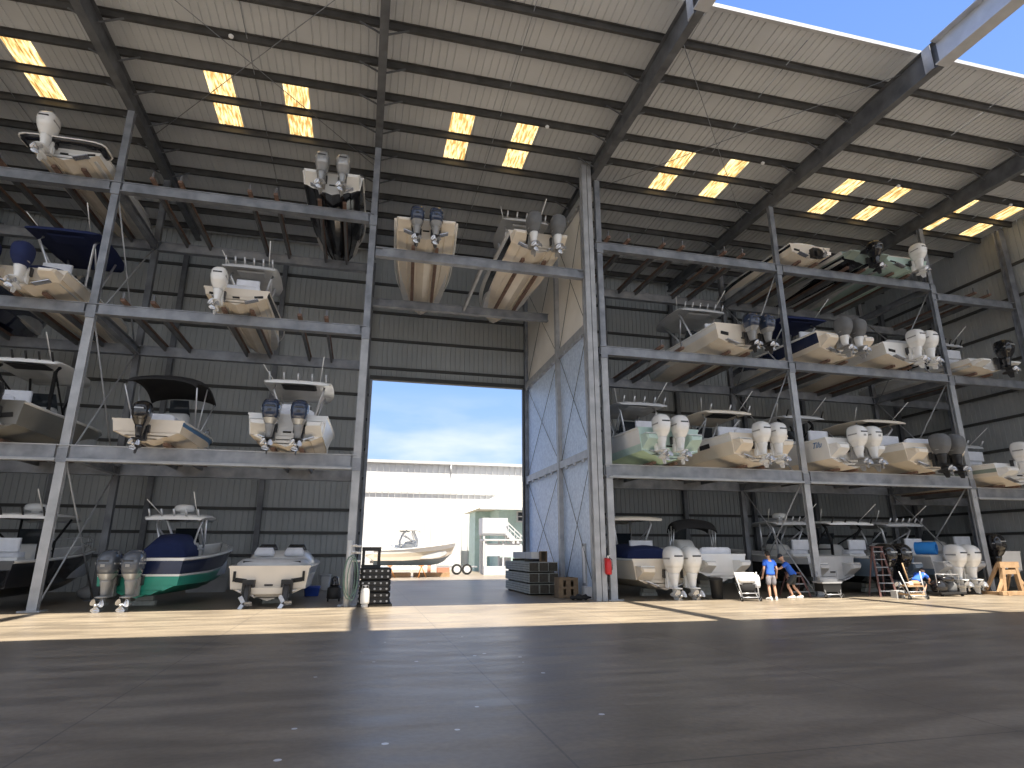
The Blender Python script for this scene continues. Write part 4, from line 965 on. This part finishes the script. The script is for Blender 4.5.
# ------------------------------------------------------------------ timber by the passage wall
ROW = ['bottom','middle','top']; CLM = ['open side','centre','wall side']
for r_ in range(3):
    for c_ in range(3):
        m = MB(); m.bar((0,-2.0,0),(0,2.0,0),.37,.34,'wood_weathered'); m.box((0,-2.005,0),(.34,.02,.31),'wood_dark_end')
        for q in (-.09,.0,.09): m.box((-.187,0,q),(.006,3.98,.012),'wood_dark_end')
        o = m.build('timber_baulk', None, (6.60+c_*.392+random.uniform(-.008,.008), 25.4+random.uniform(-.05,.05), .06+.17+r_*.405), bevel=.012)
        tag(o, f'weathered grey timber in the {ROW[r_]} layer, {CLM[c_]}, of the pile by the passage wall', 'timber', 'timbers piled by the passage wall')
    for y in (23.9,26.9):
        m = MB(); m.box((7.0,y,.03+r_*.405),(1.12,.1,.06),'wood_dark_end'); o = m.build('batten', None, (0,0,0))
        tag(o, f"thin dark batten under the {ROW[r_]} timber layer, {'nearer the driveway' if y < 25 else 'nearer the yard'}", 'batten', 'battens in the timber pile')
m = MB(); m.bar((0,-1.5,0),(0,1.5,0),.34,.26,'ext_white'); m.box((0,-.6,.0),(.345,.05,.265),'wood_weathered'); o = m.build('timber_baulk', None, (6.75,25.2,1.47), bevel=.015); tag(o,'pale whitewashed beam lying on top of the timber pile','timber')
for y in (24.2,26.2):
    m = MB(); m.box((6.75,y,1.28),(.6,.09,.10),'wood_dark_end'); o = m.build('batten'); tag(o, f"short dark batten under the whitewashed beam, {'nearer the driveway' if y < 25 else 'nearer the yard'}", 'batten')
t = thing('wooden_box', 'small open brown box standing on end on the timber pile', 'box', (7.02,23.55,1.225))
m = MB()
for x in (-.12,.12): m.box((x,0,.2),(.03,.22,.40),'cardboard')
m.box((0,0,.015),(.24,.22,.03),'cardboard'); m.box((0,0,.385),(.24,.22,.03),'cardboard'); m.box((0,.1,.2),(.24,.02,.38),'wood_dark_end'); m.build('body', t)
t = thing('crate', 'brown slatted crate standing between the timber pile and passage wall', 'crate', (7.38,21.95,0))
m = MB()
for x in (-.28,.0,.28): m.box((x,-.30,.36),(.18,.03,.70),'cardboard')
m.box((0,.3,.36),(.66,.03,.70),'cardboard'); m.box((-.32,0,.36),(.03,.6,.70),'cardboard'); m.box((.32,0,.36),(.03,.6,.70),'cardboard'); m.box((0,0,.03),(.64,.6,.06),'wood_dark_end'); m.box((0,0,.6),(.6,.56,.05),'wood_dark_end'); m.build('body', t)
for z in (.08,.36,.66):
    m = MB(); m.box((0,-.325,z),(.66,.03,.08),'cardboard'); m.build('slat', t)
m = MB()
rr = []
for k in range(9):
    f = k/8; rr.append([Vector((-.36+.72*f, .16*math.cos(a)*(.5+.5*math.sin(PI*f))+.03*math.sin(k*3), max(.0,.09+(.10+.05*math.sin(k*2.3))*math.sin(a)*(.4+.6*math.sin(PI*f))))) for a in [2*PI*j/10 for j in range(10)]])
m.loft(rr,'canvas_black'); o = m.build('folded_tarp', None, (7.5,20.75,0)); tag(o,'crumpled dark tarp on the floor at the foot of the passage wall','tarp')

# ------------------------------------------------------------------ beyond the doorway
def ext_wall(name, x0, x1, y, z0, z1, mm, par):
    m = MB(); rb = ribs(x0,x1,.6); n = len(rb)
    m.add([(x,y-h*1.6,z) for z in (z0,z1) for x,h in rb],[(i,i+1,n+i+1,n+i) for i in range(n-1)],mm); return m.build(name, par)
t = thing('warehouse', 'large white ribbed metal warehouse across the yard', 'building', (0,60,0))
m = MB(); rb = ribs(-14,34,.6); n = len(rb)
m.add([(x,-h*5,z) for z in (0,10.0) for x,h in rb],[(i,i+1,n+i+1,n+i) for i in range(n-1)],'ext_white'); m.box((10,10.3,4.95),(47.8,19.6,9.9),'ext_white'); m.build('wall', t)
m = MB(); m.box((10,-.1,10.1),(48.4,.5,.28),'plastic_grey'); m.build('gutter', t)
m = MB(); m.box((10,-.14,7.2),(48,.12,.12),'plastic_grey'); m.build('flashing', t)
m = MB(); m.add([(-14.2,-.2,10.2),(34.2,-.2,10.2),(34.2,20,11.5),(-14.2,20,11.5)],[(0,1,2,3)],'ext_white'); m.build('roof', t)
m = MB(); m.tube([(8.4,-.25,10),(8.4,-.25,9.5),(8.4,-.14,9.3)],.09,'ext_white',8); m.build('downpipe', t)
# teal house with outside stair
t = thing('house', 'teal house with white outside stair beyond the doorway', 'house', (12.5,50,0))
m = MB(); m.box((3.8,4.5,2.55),(10,7,5.1),'ext_teal'); m.box((-1.85,6,2.55),(1.4,3,5.1),'ext_teal'); m.build('wall', t)
m = MB(); m.add([(-3.0,-.3,5.12),(9.5,-.3,5.12),(9.5,8.6,5.12),(-3.0,8.6,5.12),(2.0,4.8,8.0),(4.5,4.8,8.0)],[(0,1,5,4),(1,2,5),(2,3,4,5),(3,0,4),(0,3,2,1)],'ext_roof'); m.build('roof', t)
m = MB(); m.box((3.25,-.32,5.08),(12.6,.1,.2),'ext_white'); m.build('eaves', t)
m = MB(); m.box((.85,.96,4.5),(.95,.1,.95),'ext_white'); m.box((.85,.9,4.5),(.7,.04,.7),'glass_tint'); m.box((.85,.88,4.5),(.72,.03,.08),'ext_white'); m.build('window', t)
m = MB(); m.box((-1.9,4.96,4.4),(.6,.1,.7),'ext_white'); m.box((-1.9,4.9,4.4),(.44,.04,.5),'glass_tint'); m.build('window', t)
m = MB(); m.box((-2.1,-1.2,2.95),(2.0,1.6,.14),'ext_white'); m.box((-2.1,-2.0,3.6),(2.0,.08,1.2),'ext_white'); m.box((-3.1,-1.2,3.6),(.08,1.6,1.2),'ext_white'); m.build('balcony', t)
for x,y in ((-3.0,-1.9),(-1.2,-1.9),(-3.0,-.5)):
    m = MB(); m.box((x,y,1.45),(.14,.14,2.9),'ext_white'); m.build('balcony_post', t)
m = MB()
for k in range(13): m.box((-1.1+.26*k*.9+.0,-1.6,2.9-.23*k+0),(.3,1.1,.08),'ext_white')
for yy in (-2.18,-1.02): m.bar((-1.2,yy,3.05),(2.0,yy,.0),.06,.35,'ext_white')
m.build('stair', t)
m = MB()
for yy in (-2.2,-1.0):
    m.bar((-1.2,yy,3.9),(2.0,yy,1.0),.06,.08,'ext_white')
    for k in range(7): m.bar((-1.1+.5*k,yy,2.9-.45*k),(-1.1+.5*k,yy,3.8-.45*k),.05,.05,'ext_white')
m.build('hand_rail', t)
# small white shelter in front of the house
t = thing('shelter', 'small white railed shelter standing in the sunny yard', 'shelter', (10.3,45.5,0))
for x in (-1.3,0,1.3):
    for y in (-.7,.7):
        m = MB(); m.box((x,y,1.2),(.12,.12,2.4),'ext_white'); m.build('post', t)
m = MB(); m.box((0,0,2.45),(2.9,1.7,.12),'ext_white'); m.build('canopy', t)
m = MB(); m.box((0,-.7,1.75),(2.7,.05,.9),'ext_white'); m.build('screen', t)
m = MB(); m.box((0,-.9,.3),(3.0,.3,.6),'ext_white'); m.build('base', t)
m = MB(); m.box((.3,.2,.75),(.9,.5,.9),'plastic_grey'); m.build('counter', t)
# timbers under the yard boat and stands
for k,(x,y) in enumerate([(2.2,41.75),(2.2,42.6),(4.8,42.1)]):
    m = MB(); m.bar((-1.2,0,.14),(1.2,0,.14),.25,.28,'wood_pale'); o = m.build('timber_baulk', None, (x,y,0)); tag(o, ['pale timber on the near side under the boat in the yard','pale timber on the far side under the boat in the yard','pale timber under the bow of the boat in the yard'][k], 'timber')
def boat_stand(x,y,lab):
    t = thing('boat_stand', lab, 'boat stand', (x,y,0), 0, 'orange stands under the yard boat')
    for a in (0,2.1,4.2):
        m = MB(); m.tube([(.35*math.cos(a),.35*math.sin(a),0),(0,0,.7)],.03,'rope_orange',6); m.build('leg', t)
    m = MB(); m.tube([(0,0,.6),(0,0,.72)],.035,'rope_orange',6); m.box((0,.1,.73),(.3,.3,.06),'rope_orange'); m.build('head', t)
boat_stand(2.0,41.0,'orange tripod stand at the stern of the boat in the yard'); boat_stand(4.0,41.1,'orange tripod stand at the bow of the boat in the yard')
t = thing('boat_trailer', 'small trailer with two round wheels in the sunny yard', 'trailer', (7.2,46,0))
m = MB(); m.bar((-1.6,0,.55),(1.4,0,.55),.1,.1,'alu'); m.bar((-1.6,0,.55),(-1.6,0,1.6),.06,.06,'alu'); m.bar((1.2,-.5,.55),(1.2,.5,.55),.1,.1,'alu'); m.build('frame', t)
for x in (-.2,.55):
    m = MB(); m.cyl((x,-.5,.38),.38,.18,'black_rubber',20,axis='y'); m.cyl((x,-.6,.38),.24,.04,'ext_white',16,axis='y'); m.build('wheel', t)
m = MB(); m.box((0,0,.28),(.9,.5,.56),'terracotta'); m.box((0,0,.58),(.8,.42,.05),'wood_dark_end'); o = m.build('planter_box', None, (6.2,47,0)); tag(o,'low terracotta box in the yard beside the trailer','box')
m = MB(); m.cyl((0,0,.35),.12,.7,'terracotta',12); m.lathe((0,0,.7),[(.14,0),(.14,.04),(.02,.1)],'terracotta',12); o = m.build('bollard', None, (5.05,46,0)); tag(o,'short red bollard in the yard near the bow of the boat','bollard')
t = thing('picket_fence', 'pale open rail fence in front of the white warehouse', 'fence', (5.6,56,0))
for z in (.5,1.1,1.6):
    m = MB(); m.bar((-3,0,z),(3,0,z),.05,.08,'ext_white'); m.build('rail', t)
for k in range(7):
    m = MB(); m.box((-3+k,0,.85),(.09,.09,1.7),'ext_white'); m.build('post', t)
#@@END
# ------------------------------------------------------------------ light, sky, camera
sun = bpy.data.lights.new('sun', 'SUN'); sun.energy = 8.8; sun.angle = R(.53); sun.color = (1,.91,.77)
so = bpy.data.objects.new('sun', sun); COL.objects.link(so)
so.rotation_euler = Vector((.022,.41,-1)).to_track_quat('-Z','Y').to_euler()
w = bpy.data.worlds.new('sky'); SC.world = w; w.use_nodes = True; nt = w.node_tree; L = nt.links.new
bg = nt.nodes['Background']
tc = nt.nodes.new('ShaderNodeTexCoord'); sp = nt.nodes.new('ShaderNodeSeparateXYZ'); L(tc.outputs['Generated'], sp.inputs['Vector'])
rp = nt.nodes.new('ShaderNodeValToRGB'); el = rp.color_ramp.elements
el[0].position = 0; el[0].color = (.50,.62,.80,1); el[1].position = .75; el[1].color = (.13,.26,.66,1)
e = el.new(.25); e.color = (.24,.405,.74,1)
L(sp.outputs['Z'], rp.inputs['Fac'])
mp = nt.nodes.new('ShaderNodeMapping'); mp.inputs['Scale'].default_value = (2.2,2.2,8); L(tc.outputs['Generated'], mp.inputs['Vector'])
nz = nt.nodes.new('ShaderNodeTexNoise'); nz.inputs['Scale'].default_value = 2.4; nz.inputs['Detail'].default_value = 7; L(mp.outputs['Vector'], nz.inputs['Vector'])
cr = nt.nodes.new('ShaderNodeValToRGB'); cr.color_ramp.elements[0].position = .42; cr.color_ramp.elements[1].position = .72; L(nz.outputs['Fac'], cr.inputs['Fac'])
hm = nt.nodes.new('ShaderNodeMapRange'); hm.inputs['From Min'].default_value = .10; hm.inputs['From Max'].default_value = .26; hm.inputs['To Min'].default_value = 1; hm.inputs['To Max'].default_value = 0
L(sp.outputs['Z'], hm.inputs['Value'])
mu = nt.nodes.new('ShaderNodeMath'); mu.operation = 'MULTIPLY'; L(cr.outputs['Color'], mu.inputs[0]); L(hm.outputs['Result'], mu.inputs[1])
hb = nt.nodes.new('ShaderNodeMapRange'); hb.inputs['From Min'].default_value = -.05; hb.inputs['From Max'].default_value = -.45; hb.inputs['To Min'].default_value = 0; hb.inputs['To Max'].default_value = .9  # added unseen cloud bank behind the camera, for neutral fill light
L(sp.outputs['Y'], hb.inputs['Value'])
mb = nt.nodes.new('ShaderNodeMath'); mb.operation = 'MULTIPLY_ADD'; L(cr.outputs['Color'], mb.inputs[0]); mb.inputs[1].default_value = .35; mb.inputs[2].default_value = .65
mc = nt.nodes.new('ShaderNodeMath'); mc.operation = 'MULTIPLY'; L(mb.outputs[0], mc.inputs[0]); L(hb.outputs['Result'], mc.inputs[1])
mm_ = nt.nodes.new('ShaderNodeMath'); mm_.operation = 'MAXIMUM'; L(mu.outputs[0], mm_.inputs[0]); L(mc.outputs[0], mm_.inputs[1])
mx = nt.nodes.new('ShaderNodeMix'); mx.data_type = 'RGBA'; L(mm_.outputs[0], mx.inputs['Factor']); L(rp.outputs['Color'], mx.inputs['A']); mx.inputs['B'].default_value = (.80,.81,.83,1)
L(mx.outputs['Result'], bg.inputs['Color']); bg.inputs['Strength'].default_value = 1.0

cam = bpy.data.cameras.new('camera'); co = bpy.data.objects.new('camera', cam); COL.objects.link(co)
co.location = (0,0,1.6); co.rotation_euler = (PI/2+.2714, 0, -.2401)
cam.sensor_width = 36; cam.lens = 603.4/1024*36; cam.clip_end = 500
SC.camera = co
SC.view_settings.view_transform = 'Standard'; SC.view_settings.look = 'None'; SC.view_settings.exposure = 0.62; SC.view_settings.gamma = 1
SC.view_settings.use_curve_mapping = False
SC.cycles.diffuse_bounces = 8; SC.cycles.max_bounces = 14
